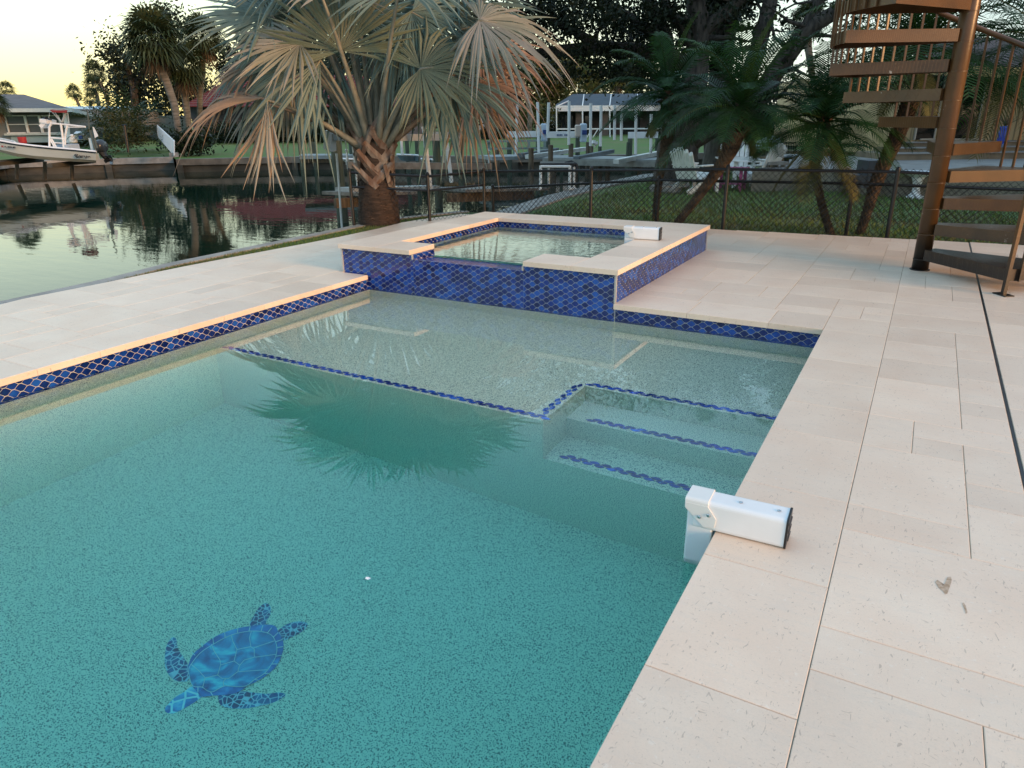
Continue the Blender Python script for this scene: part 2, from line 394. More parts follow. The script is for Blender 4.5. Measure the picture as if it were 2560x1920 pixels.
def edge_x(y):                                # left edge of the deck at y
    for a, b in zip(DECKP[:9], DECKP[1:10]):
        if a[1] <= y <= b[1]: return lerp(a[0], b[0], (y-a[1])/(b[1]-a[1]))
    return DECKP[9][0]
def edge_y(x):
    for a, b in ((DECKP[9], DECKP[10]), (DECKP[10], DECKP[11]), (DECKP[11], DECKP[12])):
        if a[0] <= x <= b[0]: return lerp(a[1], b[1], (x-a[0])/(b[0]-a[0]))
    return 8.6
def pave(mb, gx0, gy0, nx, ny, blocked, seed, xmin=-99):
    rnd = random.Random(seed); occ = set()
    sizes = [((3, 2), 5), ((2, 3), 4), ((3, 3), 4), ((2, 2), 4), ((2, 1), 3), ((3, 1), 3), ((1, 2), 1), ((4, 2), 3), ((1, 1), 1)]
    for j in range(ny):
        for i in range(nx):
            if (i, j) in occ or blocked(gx0+(i+.5)*U, gy0+(j+.5)*U): continue
            order = sorted(sizes, key=lambda s: -rnd.random()**(1.0/s[1]))
            for (a, b), _ in order:
                ok = all((i+p, j+q) not in occ and i+p < nx and j+q < ny and not blocked(gx0+(i+p+.5)*U, gy0+(j+q+.5)*U) for p in range(a) for q in range(b))
                if ok: break
            else: a = b = 1
            for p in range(a):
                for q in range(b): occ.add((i+p, j+q))
            x0, y0, x1, y1 = gx0+i*U, gy0+j*U, gx0+(i+a)*U, gy0+(j+b)*U
            xb = None
            if x1 < -3.9:
                e0, e1 = edge_x(max(min(y0, 8), -2)), edge_x(max(min(y1, 8), -2))
                xb = max(x0, e1); x0 = max(x0, e0)
            x0 = max(x0, xmin); xb = None if xb is None else max(xb, xmin); y1 = min(y1, edge_y((x0+x1)/2))
            if x1-x0 > .01 and y1-y0 > .01 and (xb is None or x1-xb > .01): slab(mb, x0, y0, x1, y1, xb=xb)
def blocked(x, y):
    if CX0 < x < CX1 and y < CY1 and y > CY0: return True
    if SX0+.03 < x < SX1-.03 and CY1-.36 < y < SY1-.02: return True
    if not (inpoly(x, y) or inpoly(x-.1, y) or inpoly(x+.12, y) or inpoly(x, y-.1)): return True
    return False
dk = MB()
CJX = .462                                     # dark control joint running towards the camera
pave(dk, CX1, CY0-2*U, 3, 66, blocked, 5)
pave(dk, CX0-11*U, CY0-2*U, 11, 66, blocked, 9)
pave(dk, CX1-25*U, CY1, 25, 26, blocked, 21, CX0)
pave(dk, CJX+.011, CY0-2*U, 23, 66, blocked, 33)
deck = dk.build('pool_deck', STONE); tag(deck, kind='structure')
dj = MB()
# joint bed under the slabs, with the pool cut out of it
zj = -.005
o = [(-5.9, -2.3), (4.5, -2.3), (4.5, 8.0), (-5.3, 8.0)]
def rect(mb, x0, y0, x1, y1, z): mb.quad((x0, y0, z), (x1, y0, z), (x1, y1, z), (x0, y1, z))
rect(dj, -5.05, -2.2, CX0+.02, 8.0, zj); rect(dj, -5.3, 2.4, -5.04, 7.9, zj); rect(dj, CX1-.02, -2.2, 4.4, 8.1, zj); rect(dj, CX0+.02, CY1-.02, CX1-.02, 8.05, zj)
tag(dj.build('deck_bedding', JOINT), kind='structure')
de = MB()
pts = DECKP[:13]
for a, b in zip(pts[:-1], pts[1:]): de.quad((a[0]+.004, a[1]-.004, -.3), (b[0]+.004, b[1]-.004, -.3), (b[0]+.004, b[1]-.004, -.012), (a[0]+.004, a[1]-.004, -.012))
tag(de.build('deck_edge', CONC), kind='structure')
cjm = MB(); cjm.box((CJX+.005, 3.1, -.008), (.009, 10.4, .012)); tag(cjm.build('control_joint', BLACKP), kind='structure')

# ================================================================ TILE HELPERS
def hex_rows(w, h, tw, th, seams=()):
    """centres and outlines (u, v) of lozenge-like hexagon tiles filling w x h, clipped to it"""
    out = []; nr = int(h/(th*.5))+3; nc = int(w/tw)+3
    for r in range(-1, nr):
        for c in range(-1, nc):
            cu = c*tw+(tw/2 if r % 2 else 0); cv = h-r*th*.5
            hx = tw/2.44-.0017; hy = th/2-.0012
            P = [(-hx, 0), (-hx*.61, -hy*.50), (-hx*.22, -hy*.98), (hx*.22, -hy*.98), (hx*.61, -hy*.50), (hx, 0), (hx*.62, hy*.50), (hx*.20, hy*.96), (-hx*.20, hy*.96), (-hx*.62, hy*.50)]
            P = [(cu+a, cv+b) for a, b in P]
            for ax, lim, sg in ((0, .001, 1), (0, w-.001, -1), (1, .001, 1), (1, h-.001, -1)):
                Q = []
                for i in range(len(P)):
                    p, q = P[i], P[(i+1) % len(P)]
                    ip, iq = sg*(p[ax]-lim) >= 0, sg*(q[ax]-lim) >= 0
                    if ip: Q.append(p)
                    if ip != iq:
                        t = (lim-p[ax])/(q[ax]-p[ax]); Q.append((lerp(p[0], q[0], t), lerp(p[1], q[1], t)))
                P = Q
                if len(P) < 3: break
            if len(P) >= 3: out.append(P)
    return out
def tile_wall(mb, gm, o, ux, uz, w, h, tw=.076, th=.043, proud=.0025):
    """o lower-left corner, ux along, uz up; normal = ux x uz"""
    o, ux, uz = Vector(o), Vector(ux), Vector(uz); n = ux.cross(uz)
    for P in hex_rows(w, h, tw, th):
        k = len(P); vs = [o+ux*a+uz*b for a, b in P]
        cu = sum(a for a, b in P)/k; cv = sum(b for a, b in P)/k
        top = [o+ux*lerp(a, cu, .06)+uz*lerp(b, cv, .06)+n*proud for a, b in P]
        mb.add(vs+top, [tuple(range(k, 2*k))]+[(i, (i+1) % k, k+(i+1) % k, k+i) for i in range(k)])
    gm.quad(o, o+ux*w, o+ux*w+uz*h, o+uz*h)

# ================================================================ POOL
pool = thing('swimming_pool', 'rectangular swimming pool with cream stone coping and blue lozenge tile band', 'swimming pool', (-2.1, 1.5, 0))
pi_ = MB()
FZ, SHZ, S2Z, S3Z = -1.42, -.38, -.60, -.82
SHY, SNX, SNY, S2Y, S3Y = 2.90, -1.48, 3.42, 3.175, 2.93
def rz(mb, x0, y0, x1, y1, z): mb.quad((x0, y0, z), (x1, y0, z), (x1, y1, z), (x0, y1, z))
def wallq(mb, a, b, z0, z1): mb.quad((a[0], a[1], z0), (b[0], b[1], z0), (b[0], b[1], z1), (a[0], a[1], z1))
rz(pi_, WLX, WFY, WRX, SHY, FZ)
rz(pi_, SNX, SHY, WRX, S3Y, S3Z)
# shelf
rz(pi_, WLX, SHY, SNX, WBY, SHZ); rz(pi_, SNX, SNY, WRX, WBY, SHZ)
wallq(pi_, (SNX, SHY), (WLX, SHY), FZ, SHZ)
wallq(pi_, (SNX, SNY), (SNX, SHY), FZ, SHZ)
# steps
wallq(pi_, (WRX, SNY), (SNX, SNY), S2Z, SHZ)
rz(pi_, SNX, S2Y, WRX, SNY, S2Z); wallq(pi_, (WRX, S2Y), (SNX, S2Y), S3Z, S2Z)
rz(pi_, SNX, S3Y, WRX, S2Y, S3Z); wallq(pi_, (WRX, SHY), (SNX, SHY), FZ, S3Z)
# basin walls
wallq(pi_, (WLX, WFY), (WLX, WBY), FZ, -.02); wallq(pi_, (WRX, WBY), (WRX, WFY), FZ, -.02)
wallq(pi_, (WLX, WBY), (WRX, WBY), FZ, -.02); wallq(pi_, (WRX, WFY), (WLX, WFY), FZ, -.02)
pi_.build('basin', PEBBLE, pool)
tm, gm = MB(), MB()
TB = -.165
e = .003
tile_wall(tm, gm, (WLX+e, WFY, TB), (0, 1, 0), (0, 0, 1), WBY-WFY, -.034-TB)
gm.v = [(x, y, z) for x, y, z in gm.v]
tile_wall(tm, gm, (SX1-.02, WBY-e, TB), (1, 0, 0), (0, 0, 1), WRX-(SX1-.02), -.034-TB)
tile_wall(tm, gm, (WRX-e, WBY, TB), (0, -1, 0), (0, 0, 1), WBY-WFY, -.034-TB)
tile_wall(tm, gm, (WRX, WFY+e, TB), (-1, 0, 0), (0, 0, 1), WRX-WLX, -.034-TB)
tm.build('tile_band', TILE, pool); gm.build('grout', GROUT, pool)
# coping
cp = MB(); rnd = random.Random(3)
def run(a, b, fn):
    t = a
    while t < b-.01:
        s = rnd.choice((.34, .51, .51, .34)); n = min(b, t+s)
        if b-n < .12: n = b
        fn(t, n); t = n
run(YF, YB, lambda p, q: slab(cp, XR, p, CX1, q, 0, .036))
run(YF, SY0-.0, lambda p, q: slab(cp, CX0, p, XL, q, 0, .036))
run(SX1-.025, XR, lambda p, q: slab(cp, p, YB, q, CY1, 0, .036)); slab(cp, XR, YB, CX1, CY1, 0, .036)
run(CX0, CX1, lambda p, q: slab(cp, p, CY0, q, YF, 0, .036))
slab(cp, CX0, SY0, SX0+.027, SY0+2*U, 0, .036)
cp.build('coping', STONE, pool)
# tile lines on the step edges
STL = mat('step_tile_blue', (.006, .03, .32), .25, color2=(.015, .10, .50), scale=9, lo=.4, hi=.6, island=.5)
def trim(mb, a, b, z):
    a, b = Vector((a[0], a[1], z+.002)), Vector((b[0], b[1], z+.002)); d = (b-a); L = d.length; d.normalize(); n = Vector((-d.y, d.x, 0))
    tl, tw = .062, .027; k = int(L/tl)
    for i in range(k):
        for r in (0, 1):
            c = a+d*((i+.5+r*.5)*L/k)+n*(r*.021)
            if r and i == k-1: continue
            hx, hy = tl/2-.001, tw/2-.001
            P = [(-hx, 0), (-hx*.35, -hy), (hx*.35, -hy), (hx, 0), (hx*.35, hy), (-hx*.35, hy)]
            mb.add([c+d*x+n*y for x, y in P]+[c+d*x*.95+n*y*.95+Vector((0, 0, .003)) for x, y in P],
                   [(6, 7, 8, 9, 10, 11)]+[(q, (q+1) % 6, 6+(q+1) % 6, 6+q) for q in range(6)])
for (a, b, z) in (((WLX+.03, SHY+.03), (SNX+.03, SHY+.03), SHZ), ((SNX-.03, SHY+.06), (SNX-.03, SNY+.03), SHZ), ((SNX-.02, SNY+.03), (WRX-.02, SNY+.03), SHZ),
                  ((SNX+.10, S2Y+.03), (WRX-.02, S2Y+.03), S2Z), ((SNX+.06, S3Y+.03), (WRX-.02, S3Y+.03), S3Z)):
    t = MB(); trim(t, a, b, z); t.build('step_tile_line', STL, pool)
# water body: closed, its sides buried in the walls so that only the surface shows
def water_body(name, x0, y0, x1, y1, top, bot, m):
    w = MB(); w.prism([(x0, y0), (x1, y0), (x1, y1), (x0, y1)], bot, top)
    return tag(w.build(name, m), kind='structure')
water_body('pool_water', WLX-.015, WFY-.015, WRX+.015, WBY+.012, WL, FZ-.02, pool_water_mat('pool_water_clear', .50, .010, 3.0, col=(.0, .915, .945)))

# ================================================================ TURTLE MOSAIC
def tp(cx, cy, z): return ZW(350+cx*.24108, 1450+cy*.24108, z)
tb = tp(1000, 850, FZ)
turtle = thing('turtle_mosaic', 'blue sea turtle mosaic set flat in the speckled pool floor', 'mosaic', (tb.x, tb.y, FZ))
def blue_mat(name, c1, c2, c3, sc, vor=0, line=(.45, .60, .66)):
    m = bpy.data.materials.new(name); m.use_nodes = True; ns, ls, b = nodes(m)
    tc = ns.new('ShaderNodeTexCoord'); n = N(ns, 'ShaderNodeTexNoise'); n.inputs['Scale'].default_value = sc; n.inputs['Detail'].default_value = 6; n.inputs['Distortion'].default_value = 1.5; ls.new(tc.outputs['Object'], n.inputs[0])
    cr = ns.new('ShaderNodeValToRGB'); e = cr.color_ramp.elements; e[0].position = .32; e[0].color = c1+(1,); e[1].position = .68; e[1].color = c3+(1,); x = e.new(.5); x.color = c2+(1,)
    ls.new(n.outputs[0], cr.inputs[0]); o = cr.outputs[0]
    if vor:
        v = N(ns, 'ShaderNodeTexVoronoi', feature='DISTANCE_TO_EDGE'); v.inputs['Scale'].default_value = vor; ls.new(tc.outputs['Object'], v.inputs[0])
        r = ns.new('ShaderNodeMapRange'); r.inputs[1].default_value = .05; r.inputs[2].default_value = .10; ls.new(v.outputs[0], r.inputs[0])
        mx = ns.new('ShaderNodeMixRGB'); mx.inputs[1].default_value = line+(1,); ls.new(r.outputs[0], mx.inputs[0]); ls.new(o, mx.inputs[2]); o = mx.outputs[0]
    ls.new(o, b.inputs['Base Color']); b.inputs['Roughness'].default_value = .4; MATS[name] = m; return m
SHELLM = blue_mat('shell_glaze', (.006, .07, .26), (.02, .30, .58), (.16, .80, .90), 9)
SKINM = blue_mat('skin_glaze', (.002, .018, .08), (.004, .06, .22), (.02, .22, .45), 8, 44, (.45, .62, .72))
HEADM = blue_mat('head_glaze', (.02, .14, .45), (.06, .38, .70), (.30, .75, .85), 6, 20, (.5, .8, .85))
RIMM = blue_mat('rim_glaze', (.008, .06, .28), (.02, .20, .55), (.08, .45, .80), 9)
LINEM = mat('mosaic_line', (.66, .86, .88), .5, var=.2)
def tpoly(pts, z):
    m = MB(); P = [tp(x, y, z) for x, y in pts]; P.reverse(); c = Vector((sum(p.x for p in P)/len(P), sum(p.y for p in P)/len(P), z))
    n = len(P); m.add(P+[c], [(i, (i+1) % n, n) for i in range(n)]); return m
def smooth_closed(pts, k=3):
    out = []; n = len(pts)
    for i in range(n):
        p0, p1, p2, p3 = pts[i-1], pts[i], pts[(i+1) % n], pts[(i+2) % n]
        for j in range(k):
            t = j/k; f = lambda a, b, c, d: .5*((2*b)+(-a+c)*t+(2*a-5*b+4*c-d)*t*t+(-a+3*b-3*c+d)*t**3)
            out.append((f(p0[0], p1[0], p2[0], p3[0]), f(p0[1], p1[1], p2[1], p3[1])))
    return out
SH = [(505, 870), (550, 770), (650, 680), (760, 600), (880, 540), (1010, 500), (1135, 478), (1290, 462), (1400, 475), (1430, 530), (1475, 610), (1490, 680), (1475, 760), (1430, 870), (1340, 965), (1230, 1040), (1110, 1100), (1040, 1150), (940, 1185), (750, 1200), (640, 1210), (600, 1170), (545, 1105), (510, 1010), (498, 930)]
IN = [(525, 880), (620, 760), (760, 665), (940, 572), (1150, 528), (1310, 545), (1385, 595), (1420, 700), (1405, 800), (1360, 880), (1290, 970), (1190, 1030), (1100, 1098), (980, 1105), (870, 1100), (760, 1158), (700, 1150), (640, 1110), (548, 1100), (512, 1000), (505, 930)]
zt = FZ+.002
for pts, nm, m_ in (([(330, 597), (375, 612), (385, 680), (410, 740), (450, 800), (490, 860), (512, 940), (505, 1040), (440, 1055), (370, 1045), (310, 1000), (270, 930), (255, 860), (260, 760), (280, 670)], 'front_flipper', SKINM),
                    ([(812, 1230), (820, 1195), (880, 1170), (1050, 1150), (1200, 1170), (1330, 1180), (1440, 1165), (1510, 1190), (1450, 1240), (1340, 1285), (1200, 1315), (1050, 1335), (900, 1325), (830, 1290)], 'front_flipper', SKINM),
                    ([(1140, 475), (1180, 370), (1230, 290), (1300, 240), (1350, 270), (1355, 350), (1310, 430), (1285, 475)], 'hind_flipper', SKINM),
                    ([(1425, 535), (1500, 470), (1590, 435), (1680, 430), (1740, 455), (1700, 520), (1600, 580), (1480, 630), (1450, 580)], 'hind_flipper', SKINM),
                    ([(545, 1100), (610, 1150), (645, 1205), (560, 1270), (440, 1340), (340, 1385), (270, 1370), (260, 1330), (290, 1290), (360, 1220), (450, 1165)], 'head', HEADM)):
    tpoly(smooth_closed(pts), zt).build(nm, m_, turtle)
sh = tpoly(smooth_closed(SH), zt+.002).build('shell', RIMM, turtle)
tpoly(smooth_closed(IN), zt+.004).build('scutes', SHELLM, sh)
ln = MB()
def tline(pts, w=5, closed=False):
    if closed: pts = pts+[pts[0]]
    for a, b in zip(pts[:-1], pts[1:]):
        dx, dy = b[0]-a[0], b[1]-a[1]; L = math.hypot(dx, dy) or 1; nx, ny = -dy/L*w, dx/L*w
        q = [tp(a[0]+nx, a[1]+ny, zt+.006), tp(b[0]+nx, b[1]+ny, zt+.006), tp(b[0]-nx, b[1]-ny, zt+.006), tp(a[0]-nx, a[1]-ny, zt+.006)]
        ln.quad(*q)
tline(smooth_closed(IN), 3.2, True)
for L_ in ([(525, 870), (610, 940), (675, 1015), (650, 1110)], [(740, 665), (770, 740), (830, 830), (835, 880), (805, 985), (850, 1020), (920, 1020), (1015, 950), (1030, 890)],
           [(945, 572), (965, 640), (1005, 720), (975, 840), (1030, 880)], [(1155, 530), (1135, 600), (1150, 690), (1185, 715), (1185, 800), (1080, 830), (1030, 890)],
           [(675, 1015), (805, 985)], [(835, 880), (975, 840)], [(1005, 720), (1150, 690)], [(1185, 700), (1395, 630)], [(1190, 800), (1410, 770)], [(1020, 950), (1315, 930)], [(870, 1100), (862, 1060), (890, 1020)]):
    tline(L_, 3.0)
for a, b in (((570, 780), (540, 750)), ((650, 695), (638, 655)), ((762, 660), (755, 592)), ((882, 600), (878, 535)), ((1010, 555), (1012, 500)), ((1130, 530), (1145, 472)), ((1255, 535), (1275, 468)), ((1320, 550), (1365, 495)), ((1385, 590), (1432, 545)),
             ((1405, 640), (1480, 615)), ((1420, 700), (1485, 690)), ((1410, 790), (1468, 780)), ((1370, 870), (1425, 870)), ((1290, 970), (1335, 968)), ((1190, 1030), (1230, 1040)), ((725, 1155), (755, 1200)), ((600, 1110), (600, 1165))):
    tline([a, b], 4)
ln.build('shell_lines', LINEM, turtle)
lf = MB(); c = Z(921, 1449, WL)+Vector((0, 0, .003))
lf.add([c+Vector((math.cos(a)*.011*k, math.sin(a)*.008*k, .004*(1-abs(math.sin(a))))) for a, k in ((0, 1), (.9, .8), (1.9, 1.1), (3.0, .9), (4.0, 1), (5.2, .7))], [(0, 1, 2, 3, 4, 5)])
tag(lf.build('floating_petal', WHITE), 'tiny white petal floating on the pool above the turtle', 'petal')

# ================================================================ SPA
spa = thing('spa', 'raised square spa with blue lozenge tile walls, cream coping and a spillway notch', 'spa', (-2.95, 5.6, 0))
WX0, WX1, WY0, WY1 = SX0+.025, SX1-.025, SY0+.025, SY1-.025
IX0, IX1, IY0, IY1 = -3.79, -2.05, 4.77, 6.39
NX0, NX1 = -3.435, -2.44                       # spillway notch
SPW = .150                                     # spa water level
tm, gm = MB(), MB()
ct = HS-.036
# front wall: below the coping left and right, lower in the notch
SPZ = .163
for x0, x1, zt_ in ((WX0, NX0, ct), (NX0, NX1, SPZ), (NX1, WX1, ct)):
    tile_wall(tm, gm, (x0, WY0, TB), (1, 0, 0), (0, 0, 1), x1-x0, zt_-TB)
tile_wall(tm, gm, (WX1, WY0, -.01), (0, 1, 0), (0, 0, 1), WY1-WY0, ct+.01, tw=.062, th=.040)
tile_wall(tm, gm, (WX0, WY1, -.01), (0, -1, 0), (0, 0, 1), WY1-WY0, ct+.01, tw=.062, th=.040)
tile_wall(tm, gm, (WX1, WY1, -.01), (-1, 0, 0), (0, 0, 1), WX1-WX0, ct+.01)
# inside tile band and spillway top
iw = [((IX0-.02, IY1+.02), (1, 0, 0), IX1-IX0+.04), ((IX1+.02, IY1+.02), (0, -1, 0), IY1-IY0+.04), ((IX1+.02, IY0-.02), (-1, 0, 0), IX1-IX0+.04), ((IX0-.02, IY0-.02), (0, 1, 0), IY1-IY0+.04)]
for i_, ((x, y), d, L) in enumerate(iw):
    if i_ == 2:
        tile_wall(tm, gm, (IX1+.02, IY0-.02, .09), d, (0, 0, 1), IX1+.02-NX1, ct-.09, tw=.060, th=.042); tile_wall(tm, gm, (NX0, IY0-.02, .09), d, (0, 0, 1), NX0-IX0+.02, ct-.09, tw=.060, th=.042)
    else: tile_wall(tm, gm, (x, y, .09), d, (0, 0, 1), L, ct-.09, tw=.060, th=.042)
for (xe, dd) in ((NX0, (0, 1, 0)), (NX1, (0, -1, 0))):
    yy = IY0-.02 if dd[1] < 0 else WY0
    tile_wall(tm, gm, (xe, yy, SPZ-.02), dd, (0, 0, 1), IY0-.02-WY0, ct-SPZ+.02)
sp = MB()
uz = Vector((0, IY0-.02-WY0, -.03)); Lz = uz.length; uz.normalize()
tile_wall(tm, gm, (NX0, WY0, SPZ), (1, 0, 0), uz, NX1-NX0, Lz, tw=.05, th=.05)
tm.build('wall_tiles', TILE, spa); gm.build('grout', GROUT, spa)
TRM = mat('trim_metal', (.55, .52, .48), .4, metal=.3, var=.1)
for x, y in ((WX0-.003, WY0-.003), (WX1+.003, WY0-.003), (WX1+.003, WY1+.003), (WX0-.003, WY1+.003)): tr = MB(); tr.box((x, y, ct/2), (.014, .014, ct-.002)); tr.build('corner_trim', TRM, spa)
for x in (NX0, NX1): tr = MB(); tr.box((x, WY0-.004, (SPZ+ct)/2), (.012, .012, ct-SPZ-.002)); tr.build('notch_trim', TRM, spa)
cs = MB()
def srun(a, b, fn):
    n = max(1, round((b-a)/.50)); 
    for i in range(n): fn(a+(b-a)*i/n, a+(b-a)*(i+1)/n)
srun(SY0, SY1, lambda p, q: slab(cs, SX0, p, IX0, q, HS, .036)); srun(SY0, SY1, lambda p, q: slab(cs, IX1, p, SX1, q, HS, .036))
srun(IX0, IX1, lambda p, q: slab(cs, p, IY1, q, SY1, HS, .036)); slab(cs, IX0, SY0, NX0-.01, IY0, HS, .036); slab(cs, NX1+.01, SY0, IX1, IY0, HS, .036)
cs.build('coping', STONE, spa)
bs = MB(); FS = -1.0
a0, a1, b0, b1 = IX0-.02, IX1+.02, IY0-.02, IY1+.02
BN = -.42
rz(bs, a0, b0, a1, b1, FS)
for (p, q) in (((a0, b0), (a0, b1)), ((a0, b1), (a1, b1)), ((a1, b1), (a1, b0)), ((a1, b0), (a0, b0))): wallq(bs, p, q, FS, .092)
bs.box(((a0+a1)/2, b1-.2, (FS+BN)/2), (a1-a0-.01, .4, BN-FS)); bs.box((a0+.2, (b0+b1)/2-.2, (FS+BN)/2-.002), (.4, b1-b0-.42, BN-FS-.004))
bs.build('basin', PEBBLE, spa)
t = MB(); trim(t, (a0+.42, b0+.05), (a0+.42, b1-.45), BN); t.build('bench_tile_line', STL, spa)
t = MB(); trim(t, (a0+.45, b1-.42), (a1-.05, b1-.42), BN); t.build('bench_tile_line', STL, spa)
# core so that nothing looks hollow between inner and outer faces
water_body('spa_water', a0-.01, b0-.01, a1+.01, b1+.01, SPW, FS-.02, pool_water_mat('spa_water_clear', 1.15, .09, 8, stretch=(1, 2.2, 1)))

# ================================================================ POOL ALARMS (two white boxes hooked over the coping)
def alarm(P, Q, htop, z0, label, drop):
    P, Q = Vector(P), Vector(Q); d = (Q-P); L = d.length; d.normalize(); n = Vector((-d.y, d.x, 0)); W = .088; Hh = .10
    t = thing('pool_alarm', label, 'pool alarm', (P.x, P.y, z0), group='white pool alarms hooked over the coping')
    def pt(a, b, c): return P+d*a+n*b+Vector((0, 0, c))
    def rprism(a0, a1, prof):              # profile in (b, c), extruded along d
        m = MB(); k = len(prof)
        m.add([pt(a0, b, c) for b, c in prof]+[pt(a1, b, c) for b, c in prof], [tuple(range(k-1, -1, -1)), tuple(range(k, 2*k))]+[(i, (i+1) % k, k+(i+1) % k, k+i) for i in range(k)]); return m
    def rr(x0, x1, y0, y1, r):
        o = []
        for cx, cy_, a in ((x1-r, y0+r, -90), (x1-r, y1-r, 0), (x0+r, y1-r, 90), (x0+r, y0+r, 180)):
            for j in range(5): o.append((cx+r*math.cos(R_(a+j*22.5)), cy_+r*math.sin(R_(a+j*22.5))))
        return o
    rprism(-.065, L, rr(0, W, .002, Hh, .014)).build('housing', WHITE, t, bevel=.001)
    rprism(L, L+.006, rr(-.002, W+.002, .0, Hh+.002, .014)).build('end_cap', BLACKP, t)
    bx = MB(); bx.add([pt(-.085+a, b, c) for a, b, c in ((0, .004, -drop), (.080, .004, -drop), (.080, W-.004, -drop), (0, W-.004, -drop), (0, .004, Hh-.02), (.080, .004, Hh-.02), (.080, W-.004, Hh-.02), (0, W-.004, Hh-.02))],
                    [(3, 2, 1, 0), (4, 5, 6, 7), (0, 1, 5, 4), (1, 2, 6, 5), (2, 3, 7, 6), (3, 0, 4, 7)])
    bx.build('sensor_leg', WHITE, t, bevel=.005)
    br = rprism(-.093, -.022, rr(-.004, W+.004, Hh-.034, Hh+.004, .012)); 
    # side plates with the slanted corner of the bracket
    for b in (-.005, W+.001):
        pr = [(-.092, Hh-.03), (-.03, Hh-.086), (.002, Hh-.080), (.006, Hh-.05), (-.022, Hh-.012), (-.092, Hh-.012)]
        k = len(pr); vs = [pt(a, b, c) for a, c in pr]+[pt(a, b+.004, c) for a, c in pr]
        br.add(vs, [tuple(range(k)), tuple(range(2*k-1, k-1, -1))]+[((i+1) % k, i, k+i, k+(i+1) % k) for i in range(k)])
    br.build('bracket', mat('bracket_white', (.74, .75, .72), .4, var=.05), t, bevel=.001)
    for a, b, c, ax in ((.065, W/2, Hh, 2), (.175, W/2, Hh, 2), (-.045, -.005, Hh-.052, 1), (-.018, -.005, Hh-.040, 1)):
        s = MB(); ctr = pt(a, b, c); dz = Vector((0, 0, 1)) if ax == 2 else -n
        s.tube([ctr-dz*.001, ctr+dz*.0025, ctr+dz*.004], [.0058, .0058, .003], 10); s.build('screw', STEEL, t)
    s = MB()
    for c in (.025, .05, .075): s.box(pt(L+.008, W/2, c), (.004, .05, .008), math.atan2(d.y, d.x))
    s.build('cap_detail', mat('cap_grey', (.10, .10, .10), .4), t)
    return t
P = Z(1783, 1332); Q = Z(1957, 1375)
alarm(P+Vector((0, -.001, 0)), Q, None, 0, 'white pool alarm box hooked over the pool coping beside the steps', .145)
P = Z(1574, 598, HS); Q = P+Vector((.20, .0, 0)); P = Vector((IX1, 5.68, HS)); Q = Vector((IX1+.205, 5.70, HS))
alarm(P, Q, None, HS, 'white pool alarm box hooked over the far right coping of the spa', .12)

# footprint-like stains on the paving
for nm_, lb, pts in (('stain', 'brown heart-shaped stain on a cream paving slab at the right', [(1748, 532), (1760, 520), (1778, 536), (1790, 556), (1802, 530), (1812, 506), (1830, 504), (1835, 520), (1828, 548), (1812, 592), (1800, 596), (1786, 578), (1766, 562)]),
                     ('stain', 'small curved brown stain just below the heart-shaped stain', [(1888, 642), (1898, 640), (1908, 655), (1917, 692), (1908, 698), (1902, 676)])):
    P_ = [Z(1500+x*.4792, 1200+y*.4792, .0006) for x, y in pts]; m = MB(); c = sum(P_, Vector())/len(P_); n_ = len(P_); m.add(P_[::-1]+[c], [(i, (i+1) % n_, n_) for i in range(n_)])
    tag(m.build(nm_, mat('stain_brown', (.36, .25, .16), .7, color2=(.55, .42, .31), scale=60, lo=.4, hi=.6)), lb, 'stain', 'stains on the paving')
# ================================================================ GREEN HELPERS
def uv3():
    while True:
        v = Vector((random.uniform(-1, 1), random.uniform(-1, 1), random.uniform(-1, 1)))
        if .05 < v.length < 1: return v.normalized()
def leaf(mb, c, s, n=None, asp=.5):
    n = n or uv3(); a = n.cross(uv3()).normalized()*s; b = n.cross(a).normalized()*s*asp
    mb.add([c-a, c-a*.1+b, c+a, c-a*.1-b], [(0, 1, 2, 3)])
def cloud(mb, blobs, n, s, clump=.22, per=40, shell=.55):
    """leaf clumps filled through ellipsoids (centre, (rx, ry, rz), weight)"""
    tot = sum(b[2] for b in blobs)
    for c, r, w in blobs:
        for _ in range(max(1, int(n*w/tot/per))):
            d = uv3(); rad = random.random()**shell
            cc = Vector(c)+Vector((d.x*r[0], d.y*r[1], d.z*r[2]))*rad; cs = clump*random.uniform(.5, 1.4)
            for _ in range(int(per*random.uniform(.5, 1.4))):
                leaf(mb, cc+Vector((random.gauss(0, cs), random.gauss(0, cs), random.gauss(0, cs*.7))), s*random.uniform(.6, 1.3), asp=random.uniform(.3, .6))
def leafmat(name, c, c2, transl=.25, rough=.55, island=.35): return mat(name, c, rough, color2=c2, scale=.9, lo=.35, hi=.65, island=island, transl=transl, spec=.22)
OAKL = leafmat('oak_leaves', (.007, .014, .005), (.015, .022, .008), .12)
OAKL2 = leafmat('sunlight_tinted_leaves', (.10, .095, .022), (.045, .06, .018), .3)  # golden sunlight is put into this leaf colour
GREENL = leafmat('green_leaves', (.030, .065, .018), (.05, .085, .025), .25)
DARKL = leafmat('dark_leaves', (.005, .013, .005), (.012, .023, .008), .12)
PALML = leafmat('palm_green', (.011, .046, .012), (.024, .062, .015), .2, .5)
SABL = leafmat('sabal_green', (.030, .055, .025), (.055, .07, .03), .2, .5)
DEADL = leafmat('dead_frond', (.16, .11, .065), (.10, .07, .045), .2, .8)
BARK = mat('oak_bark', (.075, .062, .05), .9, color2=(.022, .018, .014), scale=7, bump=1.0, bscale=14, stretch=(2, 2, .7))
BARKG = mat('grey_bark', (.085, .08, .07), .9, color2=(.04, .036, .03), scale=5, bump=.8, bscale=12, stretch=(2, 2, .7))
SABT = mat('sabal_trunk', (.20, .18, .15), .9, color2=(.10, .09, .07), scale=3, bump=.6, bscale=6, stretch=(1, 1, 6))
